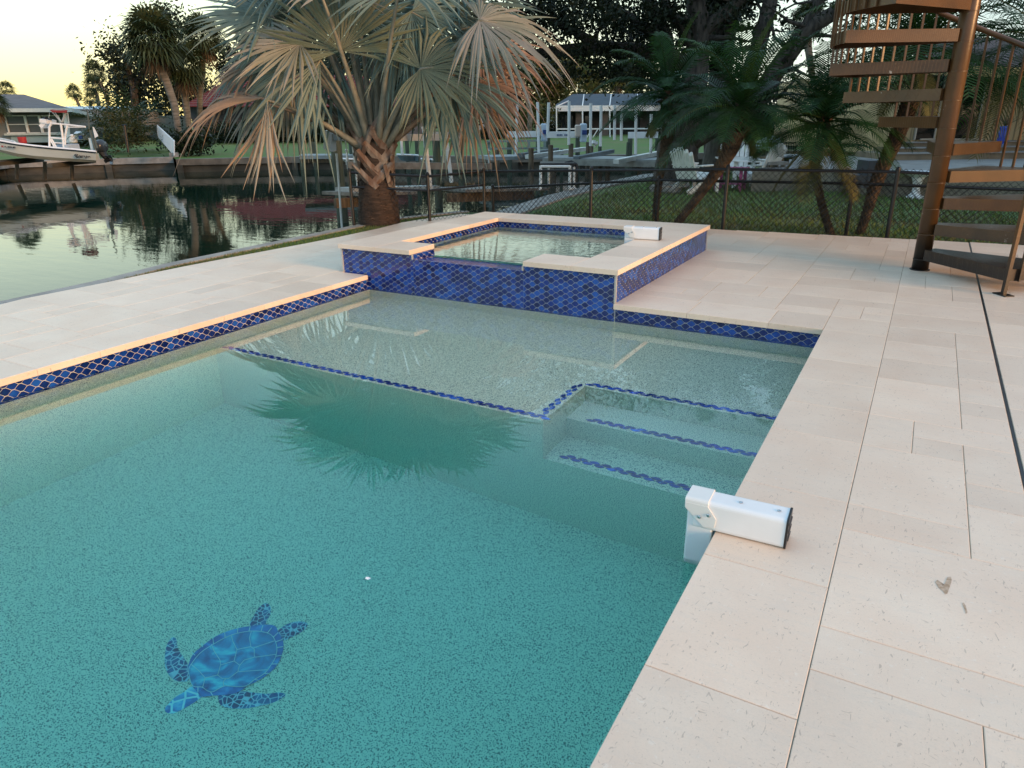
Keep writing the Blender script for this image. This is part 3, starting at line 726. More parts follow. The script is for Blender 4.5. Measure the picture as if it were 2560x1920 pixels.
ROBT = mat('date_palm_trunk', (.13, .085, .05), .85, color2=(.04, .027, .017), scale=9, bump=1.0, bscale=22, stretch=(1, 1, 2))

def pxtube(mb, pts, dist, n=9, jit=0.0, fz=None):
    P = []; Rr = []
    for x, y, w in pts:
        d = dist(x, y) if callable(dist) else dist
        P.append(D(x, y, d)); Rr.append(w/2*d/FPX)
    Q = []; RR = []
    for i in range(len(P)-1):                  # Catmull-Rom so that limbs bend smoothly
        p0, p1, p2, p3 = P[max(i-1, 0)], P[i], P[i+1], P[min(i+2, len(P)-1)]
        for j in range(4):
            t = j/4; q = (p1*2+(p2-p0)*t+(p0*2-p1*5+p2*4-p3)*t*t+(p1*3-p0-p2*3+p3)*t**3)*.5
            Q.append(q+Vector((random.uniform(-jit, jit), random.uniform(-jit, jit), 0))); RR.append(lerp(Rr[i], Rr[i+1], t)*random.uniform(.96, 1.04))
    Q.append(P[-1]); RR.append(Rr[-1]); mb.tube(Q, RR, n); return Q, RR

def feather(mb, base, az, el, L, n=36, grav=.9, ll=.30, w=.008):
    p = Vector(base); d = Vector((math.cos(az)*math.cos(el), math.sin(az)*math.cos(el), math.sin(el))); st = L/n
    side0 = Vector((-math.sin(az), math.cos(az), 0)); pts = [p.copy()]
    for i in range(n):
        d = (d+Vector((0, 0, -grav*st/L*(.4+1.3*i/n)))).normalized(); p = p+d*st; pts.append(p.copy())
        if i < 3: continue
        t = i/n; l = L*ll*(math.sin(math.pi*(t*.86+.12))**.6)*random.uniform(.85, 1.1); up = side0.cross(d).normalized()
        if up.z < 0: up = -up
        for s in (-1, 1):
            q = (side0*s*.82+d*.62+up*.16).normalized(); m = p+q*l*.55-Vector((0, 0, l*.03)); e = p+q*l-Vector((0, 0, l*random.uniform(.18, .42)))
            wv = d*w
            mb.add([p-wv, p+wv, m+wv*.9, e, m-wv*.9], [(0, 1, 2, 4), (4, 2, 3)])
    mb.tube(pts[::3]+[pts[-1]], [.009*(1-k/(n/3+2))+.002 for k in range(len(pts[::3])+1)], 3, caps=False)

def fan_small(mb, c, d, L, nb=15, droop=.35, w=.045):
    """far fan leaf: radial blades"""
    d = d.normalized(); s = d.cross(Vector((0, 0, 1)));
    if s.length < .1: s = d.cross(Vector((1, 0, 0)))
    s.normalize(); hub = c+d*L*.5; mb.add([c-s*.015, c+s*.015, hub+s*.012, hub-s*.012], [(0, 1, 2, 3)])
    for i in range(nb):
        a = (i/(nb-1)-.5)*R_(230); q = (d*math.cos(a)+s*math.sin(a)); l = L*.62*random.uniform(.8, 1.05)*(1-.25*abs(a)/2)
        pv = q.cross(d.cross(s)).normalized()*w*L
        m = hub+q*l*.6-Vector((0, 0, l*droop*.22)); e = hub+q*l-Vector((0, 0, l*droop*random.uniform(.7, 1.6)))
        mb.add([hub, m+pv*.6, e, m-pv*.6], [(0, 1, 2, 3)])

def fan_big(mb, hub, axis, normal, L, nseg=44, half=R_(140), grav=.5, fold=.35, cup=.12, ragged=.24):
    axis = axis.normalized(); normal = (normal-axis*normal.dot(axis)).normalized(); side = axis.cross(normal).normalized()
    ts = (.03, .2, .38, .54, .66, .78, .90, 1.0); join = .56
    torn = random.uniform(-half, half)
    for i in range(nseg):
        if abs(-half+2*half*(i+.5)/nseg-torn) < .07 and i % 3: continue
        ph = -half+2*half*(i+.5)/nseg+random.gauss(0, .028); dph = 2*half/nseg
        dr = axis*math.cos(ph)+side*math.sin(ph); ln_ = L*(.74+.26*math.cos(ph*.6))*random.uniform(1-ragged, 1+ragged*.4)
        tw = random.gauss(0, .16); gs = grav*random.uniform(.5, 1.7); sd = (side*math.cos(ph)-axis*math.sin(ph)); b0 = len(mb.v); vs = []; fs = []
        lat = random.gauss(0, .13)
        for k, t in enumerate(ts):
            r = ln_*t; p = hub+dr*r+normal*(cup*r*(t))+sd*(lat*max(0, t-join)*ln_)
            if t > .35: p = p-Vector((0, 0, 1))*(gs*ln_*(t-.35)**2)+Vector((0, 0, 0))
            wj = r*dph*.52 if t <= join else ln_*join*dph*.5*(1-((t-join)/(1-join))**1.3)
            wj = max(wj, .0008); n2 = (normal+sd*tw*max(0, t-join)*4).normalized(); ss = (sd - n2*sd.dot(n2)).normalized()
            f = fold*wj*(1.0 if t <= join else 1.3)
            vs += [p-ss*wj-n2*f, p+n2*f, p+ss*wj-n2*f]
        for k in range(len(ts)-1):
            a = 3*k; fs += [(a, a+1, a+4, a+3), (a+1, a+2, a+5, a+4)]
        mb.add(vs, fs)

# ================================================================ RIGHT-HAND LAWN AND ITS SEAWALL
LZ = -.12
lw = [Vector((-5.02, 8.0, 0))]+[Z(x, y, -.1) for x, y in ((1210, 548), (1300, 517), (1380, 491), (1480, 466), (1560, 449), (1620, 437), (1700, 428))]
lw += [Vector((-4.2, 21, 0)), Vector((0, 34, 0)), Vector((60, 60, 0)), Vector((60, 8.2, 0)), Vector((1, 8.2, 0)), Vector((-2, 7.9, 0))]
g = MB(); inn = [Vector((p.x+.15, p.y, 0)) if i < 9 else p for i, p in enumerate(lw)]
g.add([(p.x, p.y, LZ) for p in inn], [tuple(range(len(inn)-1, -1, -1))])
tag(g.build('lawn', GRASS), kind='structure')
w = MB()
for i in range(9):
    a, b = lw[i], lw[i+1]; n = max(1, int((b-a).length/2.4))
    for k in range(n):
        p, q = lerp(a, b, k/n+.003), lerp(a, b, (k+1)/n-.003)
        w.prism([(p.x-.12, p.y), (q.x-.12, q.y), (q.x+.30, q.y), (p.x+.30, p.y)][::-1], -.26, -.09)
w.mi = 1
for i in range(9):
    a, b = lw[i], lw[i+1]; w.quad((a.x, a.y, -1.9), (b.x, b.y, -1.9), (b.x, b.y, -.258), (a.x, a.y, -.258))
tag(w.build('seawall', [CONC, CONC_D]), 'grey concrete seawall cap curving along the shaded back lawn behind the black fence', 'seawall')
# blades on the near part of the lawn so that it reads as turf
gb = MB(); rnd = random.Random(4)
for _ in range(26000):
    x = rnd.uniform(-5.2, 3.2); y = 8.4+rnd.random()**1.8*9
    if x < -4.9-(y-8.4)*.04: continue
    a = rnd.uniform(0, 6.28); h = rnd.uniform(.025, .06)*(1+.08*(y-8)); wv = .006*(1+.12*(y-8)); dx, dy = math.cos(a)*wv, math.sin(a)*wv
    gb.add([(x-dx, y-dy, LZ), (x+dx, y+dy, LZ), (x+rnd.uniform(-.03, .03), y+rnd.uniform(-.03, .03), LZ+h)], [(0, 1, 2)])
for _ in range(9000):
    y = rnd.uniform(1.5, 8.0)
    x0 = edge_x(min(y, 7.9)); x = rnd.uniform(x0-.42, x0-.01)
    k = max(i for i in range(len(cap_in)) if cap_in[i].y <= y or i == 0); k = min(k, len(cap_in)-2)
    xc = lerp(cap_in[k].x, cap_in[k+1].x, min(1, max(0, (y-cap_in[k].y)/(cap_in[k+1].y-cap_in[k].y+1e-6))))
    if x < xc: continue
    a = rnd.uniform(0, 6.28); h = rnd.uniform(.015, .035); dx, dy = math.cos(a)*.004, math.sin(a)*.004
    gb.add([(x-dx, y-dy, -.046), (x+dx, y+dy, -.046), (x+rnd.uniform(-.015, .015), y+rnd.uniform(-.015, .015), -.046+h)], [(0, 1, 2)])
tag(gb.build('grass', mat('grass_blades', (.085, .18, .030), .8, color2=(.13, .135, .045), scale=1.5, island=.4)), 'short green grass on the shaded lawn behind the fence', 'grass', kind='stuff')

# ================================================================ CHAIN-LINK FENCES
def fence(tops, zb, label, posts, midy=None, d=.068, over=.035):
    """tops: list of 3-D top points (rail); posts: indices that carry a post"""
    b = tops[0]; t = thing('chain_link_fence', label, 'fence', (b.x, b.y, zb))
    for i in posts:
        p = tops[i]; m = MB(); m.tube([(p.x, p.y, zb), (p.x, p.y, p.z+.01)], .021, 10); m.lathe((p.x, p.y, p.z+.01), [(.024, 0), (.026, .015), (.018, .035), (.002, .045)], 10); m.build('post', BLACK, t, smooth=False)
    r = MB(); r.tube(tops, .016, 8); r.build('top_rail', BLACK, t)
    if midy: r = MB(); r.tube([Vector((p.x, p.y, p.z-midy)) for p in tops[:3]], .014, 8); r.build('middle_rail', BLACK, t)
    m = MB(); cum = [0]
    for a, c in zip(tops[:-1], tops[1:]): cum.append(cum[-1]+(Vector((c.x-a.x, c.y-a.y, 0))).length)
    def at(s):
        for i in range(len(cum)-1):
            if s <= cum[i+1]: k = (s-cum[i])/(cum[i+1]-cum[i]); return tops[i].lerp(tops[i+1], k)
        return tops[-1]
    h = (tops[0].z-zb)+over; nrow = int(h/(d/2)); L = cum[-1]; ncol = int(L/d); r_ = .0028
    for s0 in range(-int(h/d)-1, ncol+int(h/d)+2):
        for sg in (1, -1):
            pts = []
            for k in range(nrow+1):
                s = s0*d + sg*k*d/2
                if 0 <= s <= L:
                    p = at(s); pts.append(Vector((p.x, p.y, p.z+over-k*d/2)))
            if len(pts) > 1:
                # weave: straight pieces between fence bends
                q = [pts[0]]
                for i in range(1, len(pts)-1):
                    if (pts[i+1]-pts[i]).normalized().dot((pts[i]-q[-1]).normalized()) < .9999: q.append(pts[i])
                q.append(pts[-1]); m.tube(q, r_, 3, caps=False)
    m.build('chain_mesh', BLACK, t, kind='stuff')
    return t
def lineP(x, y, ax, ay, bx, by):              # pixel to upright plane through A and B
    d = ray(x, y); nx, ny = -(by-ay), (bx-ax); t = ((ax)*nx+(ay)*ny)/(d.x*nx+d.y*ny); return CP+d*t
A0 = Z(885, 563, -.03); a0t = V(872, 431, A0); a0t = Vector((A0.x, A0.y, a0t.z))
cr = Vector((-5.36, 7.35, 0)); ct_ = V(990, 442, cr); cr.z = ct_.z
gA = (-5.05, 8.26, 1.6, 8.62)
fa = [a0t, cr]+[lineP(x, y, *gA) for x, y in ((1209, 429), (1479, 426), (1820, 423), (2245, 430), (2600, 446))]
fence(fa, -.12, 'black chain-link fence with taller posts right behind the deck edge', (0, 1, 2, 3, 4, 5, 6), midy=.17)
gB = (-5.0, 8.62, 1.8, 9.0)
fb = [lineP(x, y, *gB) for x, y in ((1232, 470), (1647, 450), (2134, 459), (2600, 476))]
fence(fb, -.13, 'lower black chain-link fence a step behind the taller one', (0, 1, 2, 3))

# ================================================================ SPIRAL STAIR
SB = Z(2299, 674); ST_R = .885; PR = .062
stair = thing('spiral_staircase', 'bronze painted steel spiral staircase with diamond plate treads at the deck corner', 'staircase', (SB.x, SB.y, 0))
PLATE = BRASSP.copy(); PLATE.name = 'bronze_plate'
ns, ls, b_ = nodes(PLATE)
tc = ns.new('ShaderNodeTexCoord'); mp = ns.new('ShaderNodeMapping'); mp.inputs['Rotation'].default_value = (R_(35), R_(40), R_(45)); ls.new(tc.outputs['Object'], mp.inputs[0])
br = N(ns, 'ShaderNodeTexBrick'); br.inputs['Scale'].default_value = 26; br.inputs['Mortar Size'].default_value = .09; br.inputs['Brick Width'].default_value = .9; br.inputs['Row Height'].default_value = .35; ls.new(mp.outputs[0], br.inputs[0])
bp = ns.new('ShaderNodeBump'); bp.inputs['Strength'].default_value = .5; bp.inputs['Distance'].default_value = .003; ls.new(br.outputs['Fac'], bp.inputs['Height']); ls.new(bp.outputs[0], b_.inputs['Normal'])
# paint chips and rust near the foot
nz = N(ns, 'ShaderNodeTexNoise'); nz.inputs['Scale'].default_value = 16; nz.inputs['Detail'].default_value = 6; ls.new(tc.outputs['Object'], nz.inputs[0])
for M_ in (BRASSP, PLATE):
    ns, ls, b_ = nodes(M_); tc = ns.new('ShaderNodeTexCoord')
    nz = N(ns, 'ShaderNodeTexNoise'); nz.inputs['Scale'].default_value = 13; nz.inputs['Detail'].default_value = 7; nz.inputs['Roughness'].default_value = .7; ls.new(tc.outputs['Object'], nz.inputs[0])
    mr = ns.new('ShaderNodeMapRange'); mr.inputs[1].default_value = .665; mr.inputs[2].default_value = .68; ls.new(nz.outputs[0], mr.inputs[0])
    src = b_.inputs['Base Color'].links[0].from_socket; mx = ns.new('ShaderNodeMixRGB'); mx.inputs[2].default_value = (.42, .38, .33, 1)
    ls.new(mr.outputs[0], mx.inputs[0]); ls.new(src, mx.inputs[1])
    # bare dark metal low down
    sp_ = ns.new('ShaderNodeSeparateXYZ'); ls.new(tc.outputs['Object'], sp_.inputs[0]); m3 = N(ns, 'ShaderNodeMath', operation='MULTIPLY_ADD'); m3.inputs[1].default_value = .35; ls.new(nz.outputs[0], m3.inputs[0]); ls.new(sp_.outputs[2], m3.inputs[2])
    m4 = ns.new('ShaderNodeMapRange'); m4.inputs[1].default_value = .30; m4.inputs[2].default_value = .62; m4.inputs[3].default_value = 1; m4.inputs[4].default_value = 0; ls.new(m3.outputs[0], m4.inputs[0])
    mx2 = ns.new('ShaderNodeMixRGB'); mx2.inputs[2].default_value = (.018, .012, .009, 1); ls.new(m4.outputs[0], mx2.inputs[0]); ls.new(mx.outputs[0], mx2.inputs[1]); ls.new(mx2.outputs[0], b_.inputs['Base Color'])
m = MB(); m.tube([(SB.x, SB.y, 0), (SB.x, SB.y, 3.6)], PR, 28); po = m.build('centre_pole', BRASSP, stair, smooth=False)
for p_ in po.data.polygons: p_.use_smooth = len(p_.vertices) == 4
m = MB(); m.lathe((SB.x, SB.y, 0), [(PR+.012, 0), (PR+.012, .006), (PR+.004, .008)], 24); m.build('base_collar', BLACKP, stair)
RISE = .199; Z1 = .176; DTH = R_(28.5); TH1 = R_(-34.5)
def tread_z(k): return Z1+RISE*k
def wedge(k):
    th = TH1+DTH*k; z = tread_z(k); h = R_(18.2); c = Vector((SB.x, SB.y, 0)); out = []
    r0 = PR*.9
    out = [c+Vector((math.cos(th)*r0-math.sin(th)*s*.065, math.sin(th)*r0+math.cos(th)*s*.065, 0)) for s in (1, -1)]
    arc = [c+Vector((math.cos(th+a)*ST_R, math.sin(th+a)*ST_R, 0)) for a in (-h, -h/2, 0, h/2, h)]
    return [out[0], out[1]]+arc, z
for k in range(13):
    P, z = wedge(k); m = MB(); n = len(P); c = sum(P, Vector())/n; lip = .085; tk = .006
    m.prism([(p.x, p.y) for p in P], z-tk, z)
    In = [c+(p-c)*(1-.012) for p in P]
    for i in range(n):
        a, b, ia, ib = P[i], P[(i+1) % n], In[i], In[(i+1) % n]
        zt, zb = z-tk, z-lip
        m.add([(a.x, a.y, zb), (b.x, b.y, zb), (b.x, b.y, zt), (a.x, a.y, zt), (ia.x, ia.y, zb), (ib.x, ib.y, zb), (ib.x, ib.y, zt), (ia.x, ia.y, zt)],
              [(0, 1, 2, 3), (5, 4, 7, 6), (0, 4, 5, 1)])
    m.build('tread', PLATE, stair)
    m = MB(); m.lathe((SB.x, SB.y, z-lip-.006), [(PR+.0005, 0), (PR+.003, .002), (PR+.003, .006), (PR+.0005, .008)], 24); m.build('weld_ring', BRASSP, stair)
RAILH = .83; RB = ST_R+.012
def helix(th): return tread_z((th-TH1)/DTH)
nb = 0; TH_A = TH1-R_(19.5)
while True:
    th = TH_A+R_(6.33)*nb
    if th > TH1+DTH*12.6: break
    z = helix(th); kk = int(round((th-TH1)/DTH)); zb = tread_z(max(kk, 0))-.085
    if nb in (0, 5): zb = 0.006
    m = MB(); x, y = SB.x+math.cos(th)*RB, SB.y+math.sin(th)*RB
    s_ = .026 if nb in (0, 5) else .016
    m.box((x, y, (zb+z+RAILH)/2), (s_, s_, z+RAILH-zb), th); m.build('newel' if nb in (0, 5) else 'baluster', BRASSP, stair)
    if nb in (0, 5):
        m = MB(); m.box((x, y, .004), (.12, .07, .008), th); m.build('foot_plate', BLACKP, stair)
    nb += 1
m = MB(); pts = []; th = TH_A
while th <= TH1+DTH*12.6+.01: pts.append(Vector((SB.x+math.cos(th)*RB, SB.y+math.sin(th)*RB, helix(th)+RAILH+.012))); th += R_(3.6)
m.tube(pts, .021, 8); m.build('handrail', BRASSP, stair, smooth=True)

# ================================================================ SILVER FAN PALM (foreground)
PB = Vector((-5.98, 7.12, -.05)); PD = math.hypot(PB.x, PB.y)
palm = thing('fan_palm', 'large silver-green fan palm with drooping tan dead leaves beside the spa', 'palm tree', PB)
BOOT = mat('palm_boot', (.30, .25, .20), .85, color2=(.15, .085, .055), scale=4, lo=.35, hi=.6, bump=.7, bscale=30, stretch=(3, 3, .8))
BTR = mat('palm_base', (.07, .044, .030), .95, color2=(.030, .020, .014), scale=7, bump=1.2, bscale=18, stretch=(1, 1, 5))
def pw(x, y, df=0.0): d = ray(x, y); return CP + d*((PD+df)/math.hypot(d.x, d.y))
m = MB(); prof = []
rr_ = [(.265, -.12), (.268, .0), (.255, .12), (.262, .14), (.240, .26), (.245, .28), (.226, .40), (.228, .42), (.212, .52), (.205, .56), (.21, .66), (.225, .80), (.21, .95), (.17, 1.1), (.12, 1.2)]
k = 26; vs = []; fs = []
for r, z in rr_:
    for j in range(k):
        a = 6.2832*j/k; rr2 = r*(1+.035*math.sin(a*7+z*9)+random.uniform(-.02, .02)); vs.append(PB+Vector((rr2*math.cos(a), rr2*math.sin(a), z+random.uniform(-.008, .008))))
for i in range(len(rr_)-1):
    for j in range(k): a = i*k+j; b = i*k+(j+1) % k; fs.append((a, b, b+k, a+k))
m.add(vs, fs); tr_ = m.build('trunk', BTR, palm, smooth=True)
fb_ = MB(); rnd = random.Random(18)
for _ in range(1500):                          # shaggy fibre and root stubs
    z = rnd.uniform(-.08, .62); a = rnd.uniform(0, 6.283); r = lerp(.262, .205, min(1, max(0, z/.55))); d = Vector((math.cos(a), math.sin(a), 0)); tn = Vector((-d.y, d.x, 0)); c = PB+d*(r-.01)+Vector((0, 0, z)); wd = rnd.uniform(.008, .03); h_ = rnd.uniform(.008, .02)
    fb_.add([c-tn*wd, c+tn*wd, c+tn*wd*.6+d*rnd.uniform(.012, .028)-Vector((0, 0, h_)), c-tn*wd*.6+d*rnd.uniform(.012, .028)-Vector((0, 0, h_))], [(0, 1, 2, 3)])
fb_.build('fibre', mat('trunk_fibre', (.10, .060, .038), .95, color2=(.03, .02, .014), scale=14, island=.5), tr_)
bt_ = MB(); rnd = random.Random(8)
for i in range(34):                            # crisscross leaf bases
    z = .50+.62*(i/34)+rnd.uniform(-.02, .02); a = i*2.399; r = .225; s = 1 if i % 2 else -1
    d = Vector((math.cos(a), math.sin(a), 0)); tn = Vector((-d.y, d.x, 0))*s
    p0 = PB+d*(r-.03)-tn*.12+Vector((0, 0, z-.10)); p1 = PB+d*(r+.015)+tn*.02+Vector((0, 0, z+.05)); p2 = PB+d*(r+.05)+tn*.14+Vector((0, 0, z+.20+rnd.uniform(-.03, .06)))
    for q0, q1, w0, w1 in ((p0, p1, .12, .10), (p1, p2, .10, rnd.uniform(.05, .085))):
        ax = (q1-q0).normalized(); sd = ax.cross(d).normalized(); th_ = .016
        bt_.add([q0-sd*w0/2-d*th_, q0+sd*w0/2-d*th_, q0+d*th_*.6, q1-sd*w1/2-d*th_, q1+sd*w1/2-d*th_, q1+d*th_*.6], [(0, 2, 5, 3), (2, 1, 4, 5), (1, 0, 3, 4), (0, 1, 2), (3, 5, 4)])
bt_.build('leaf_bases', BOOT, tr_)
def silver(name, c, c2): return mat(name, c, .55, color2=c2, scale=2.2, lo=.4, hi=.62, island=.16, transl=.3)
BG = [silver('silver_frond', (.155, .225, .195), (.21, .27, .215)), silver('blue_frond', (.095, .175, .170), (.14, .225, .20)), silver('olive_frond', (.165, .20, .125), (.20, .225, .15)),
      silver('tan_frond', (.36, .255, .165), (.26, .18, .115)), silver('pink_frond', (.40, .27, .205), (.30, .20, .15)), silver('greying_frond', (.33, .31, .26), (.24, .25, .19))]
STEM = mat('frond_stem', (.27, .26, .20), .6, color2=(.17, .17, .13), scale=9, bump=.2)
STEMT = mat('dead_frond_stem', (.27, .20, .14), .7, color2=(.17, .12, .08), scale=9)
leaves = [ # hub x, y, depth offset, direction px, length px, half spread, gravity, face (0 camera .. 1 up), material
 (680, 40, .1, (-1, -.22), 185, 120, .35, .55, 0), (750, 108, -.5, (-1, .0), 165, 120, .55, .45, 5), (720, 50, .3, (-.5, -1), 200, 130, .25, .3, 0), (853, 128, -.6, (-.12, -1), 190, 105, .10, .12, 2),
 (897, 38, -.1, (.3, -1), 200, 120, .2, .3, 1), (960, -20, .2, (0, -1), 230, 130, .2, .3, 0), (1030, 30, -.4, (.8, .45), 150, 110, .7, .3, 1), (1045, -30, .3, (.2, -1), 230, 120, .2, .3, 0),
 (1120, 20, .1, (.75, -.65), 215, 120, .4, .4, 0), (1052, 172, -.8, (.6, -.1), 150, 150, .45, .05, 2), (1150, 75, -.2, (1, -.35), 200, 120, .55, .5, 0), (1205, 130, .2, (1, .1), 165, 95, .9, .6, 4),
 (1195, 205, -.3, (.9, .45), 150, 80, .9, .5, 4), (1120, 190, -.5, (.45, 1), 190, 50, .5, .1, 0), (800, 150, -.5, (-.45, 1), 190, 26, .3, .1, 0), (835, 150, .2, (-.5, .8), 170, 60, .6, .3, 1),
 (755, 150, -.2, (-.6, .9), 200, 60, .6, .3, 0), (655, 246, -.3, (-1, -.02), 195, 50, 1.15, .8, 3), (668, 250, -.55, (.0, 1), 200, 16, .10, .0, 5), (676, 262, -.35, (-.2, 1), 170, 22, .2, .0, 3),
 (655, 160, .3, (-1, .25), 140, 75, 1.0, .7, 3), (1075, 150, .3, (.3, 1), 170, 40, .5, .2, 1), (1010, 60, -.2, (.3, .8), 170, 90, .6, .4, 0), (720, 205, .5, (-.6, .7), 180, 70, .9, .4, 5),
 (1090, 110, .5, (.6, .7), 220, 90, .7, .4, 0), (1175, 235, .4, (.5, 1), 150, 60, .9, .3, 3), (800, 60, .6, (-.4, -.6), 230, 130, .3, .3, 1), (930, 100, .6, (.1, -.6), 200, 110, .4, .4, 1), (960, 95, .9, (-.5, -.2), 190, 110, .5, .5, 0),
 (1010, 20, .9, (.6, -.4), 200, 120, .5, .5, 0), (780, 20, .9, (-.7, .1), 200, 110, .6, .5, 0), (860, -30, .5, (-.3, -.8), 220, 120, .4, .4, 5), (700, 130, .7, (-.8, .5), 190, 80, 1.0, .5, 0), (1140, 130, .6, (.8, .5), 190, 80, .9, .5, 5),
 (730, -60, .2, (-.8, -.7), 190, 120, .35, .5, 0), (830, -80, .0, (-.4, -1), 195, 125, .3, .5, 1), (950, -105, .1, (.0, -1), 200, 125, .3, .5, 0), (1060, -85, .2, (.4, -1), 190, 125, .3, .5, 0),
 (1140, -60, .1, (.9, -.6), 180, 120, .4, .5, 1), (890, -70, 1.1, (-.1, -.6), 210, 130, .3, .7, 0), (1000, -40, -1.2, (.1, -.5), 180, 130, .35, .8, 0), (800, -20, -1.0, (-.5, -.3), 180, 120, .4, .8, 5), (1200, 50, -.9, (.9, .1), 190, 115, .6, .5, 5), (1150, 160, .9, (.9, .4), 180, 90, .9, .5, 3)]
crown = PB+Vector((0, 0, 1.02))
for (hx, hy, df, dr, L, half, gv, face, mi) in leaves:
    hub = pw(hx, hy, df); ax = (_r*dr[0]-_u*dr[1]).normalized(); Lm = L*1.0*PD/FPX*1.02
    nrm = (-_f*(1-face)+Vector((0, 0, 1))*face+uv3()*.12).normalized()
    if abs(nrm.dot(ax)) > .9: nrm = (-_f+Vector((.2, 0, .1))).normalized()
    ax = (ax + _f*(-.25*df if abs(df) > .9 else random.uniform(-.2, .2))).normalized()
    m = MB(); fan_big(m, hub, ax, nrm, Lm, nseg=max(9, int(half*2/5.2)), half=R_(half), grav=gv, cup=random.uniform(-.05, .15))
    fr = m.build('frond', BG[mi], palm)
    m = MB(); s0 = crown+Vector(((hub.x-crown.x)*.10, (hub.y-crown.y)*.10, -.12)); mid = (s0+hub)*.5+Vector((0, 0, .10*(hub-s0).length))
    pts = [s0*(1-t)**2+mid*2*t*(1-t)+hub*t*t for t in [q/7 for q in range(8)]]; m.tube(pts+[hub+ax*Lm*.18], [.052, .040, .033, .028, .024, .021, .018, .015, .004], 7); m.build('stem', STEMT if mi in (3, 4) else STEM, fr, smooth=True)

# ================================================================ DATE PALMS behind the fence
def date_palm(label, dist, trunk, hub, nf, L, seed, grp='feathery date palms on the back lawn'):
    random.seed(seed); b = D(trunk[0][0], trunk[0][1], dist); b.z = LZ
    t = thing('date_palm', label, 'palm tree', b, group=grp)
    m = MB(); P = [(x, y, w) for x, y, w in trunk]; Q, RR = pxtube(m, P, dist, 10)
    # rough old leaf bases
    for i in range(0, len(Q)-1):
        for s in range(10):
            for h_ in (0, .33, .66):
                a = s*.628+i*.4+h_*3; c = Q[i].lerp(Q[i+1], h_); r = RR[i]; m.add([c+Vector((math.cos(a-.2)*r, math.sin(a-.2)*r, -.02)), c+Vector((math.cos(a+.2)*r, math.sin(a+.2)*r, -.02)), c+Vector((math.cos(a)*r*1.28, math.sin(a)*r*1.28, .025)), c+Vector((math.cos(a)*r*.9, math.sin(a)*r*.9, .03))], [(0, 1, 2), (1, 3, 2), (3, 0, 2)])
    m.build('trunk', ROBT, t)
    H = D(hub[0], hub[1], dist); m = MB()
    for i in range(nf):
        el = R_(lerp(80, -18, (i/nf)**.8)); feather(m, H+Vector((0, 0, random.uniform(-.1, .05))), i*2.399+random.uniform(-.2, .2), el, L*random.uniform(.85, 1.1), grav=1.25 if el > 0 else .7)
    m.build('crown', PALML, t)
    m = MB()
    for i in range(5 if seed in (2, 5) else 2): feather(m, H+Vector((0, 0, -.12)), i*1.3+seed, R_(-45), L*(.85 if seed in (2, 5) else .5), grav=.8)
    m.build('dying_fronds', mat('yellowing_frond', (.13, .12, .03), .6, color2=(.09, .10, .03), scale=3, island=.3, transl=.2), t)
    m = MB(); 
    for i in range(40): c = H+Vector((random.gauss(0, .05), random.gauss(0, .05), random.uniform(-.28, .05))); leaf(m, c, .07, asp=.4)
    m.build('fibre', mat('palm_fibre', (.08, .035, .018), .95, var=.5, scale=20), t)
date_palm('leaning date palm whose trunk slants up in front of the two left white chairs', 8.9, [(1696, 556, 17), (1740, 500, 19), (1785, 440, 25), (1822, 385, 31), (1842, 330, 36)], (1852, 268), 34, 1.05, 1)
date_palm('date palm with an upright trunk lit orange at the top, right of the white chairs', 9.0, [(2080, 600, 15), (2062, 540, 15), (2044, 470, 16), (2036, 420, 19), (2042, 370, 24)], (2062, 300), 36, 1.0, 2)
date_palm('date palm with a slim trunk standing in front of the big oak', 9.9, [(1638, 560, 14), (1642, 500, 14), (1652, 430, 16), (1668, 350, 24), (1674, 310, 32)], (1670, 235), 26, .95, 3)
date_palm('tall date palm leaning right just left of the spiral staircase', 9.3, [(2140, 610, 16), (2165, 540, 18), (2190, 460, 24), (2225, 380, 27), (2260, 300, 30), (2285, 230, 32)], (2300, 120), 44, 1.4, 4)
date_palm('date palm farthest right, its fronds seen through the stair railing', 10.5, [(2700, 560, 40), (2690, 400, 40), (2660, 250, 44)], (2640, 90), 36, 1.6, 5)

# ================================================================ OAKS
def oak(label, dist, limbs, blobs, n, s, seed, lm=OAKL, bark=BARK, per=42, clump=.26, nm='oak_tree'):
    random.seed(seed); b = D(limbs[0][0][0], limbs[0][0][1], dist); t = thing(nm, label, 'tree', b)
    m = MB(); lead = []
    for li in limbs:
        Q, RR = pxtube(m, li, (lambda x, y: dist) , 10, jit=.02)
        lead += [(q, r) for q, r in zip(Q[len(Q)//3:], RR[len(Q)//3:])]
    for q, r in random.sample(lead, min(len(lead), 46)):       # twigs
        d = uv3(); d.z = abs(d.z)*.6; L = random.uniform(.5, 1.3)
        p1 = q+d*L*.5+Vector((0, 0, random.uniform(-.1, .15))); m.tube([q, p1, p1+(d+uv3()*.5)*L*.6], [r*.35, r*.2, .012], 5)
    m.build('trunk', bark, t, smooth=True)
    m = MB(); B = []
    for x, y, rx, ry, w, *dd in blobs:
        dz = dd[0] if dd else random.uniform(-1.5, 1.5); c = D(x, y, dist+dz); k = (dist+dz)/FPX
        B.append((c, (rx*k, 1.3, ry*k), w))
    cloud(m, B, n, s, clump, per); m.build('crown', lm, t); return t
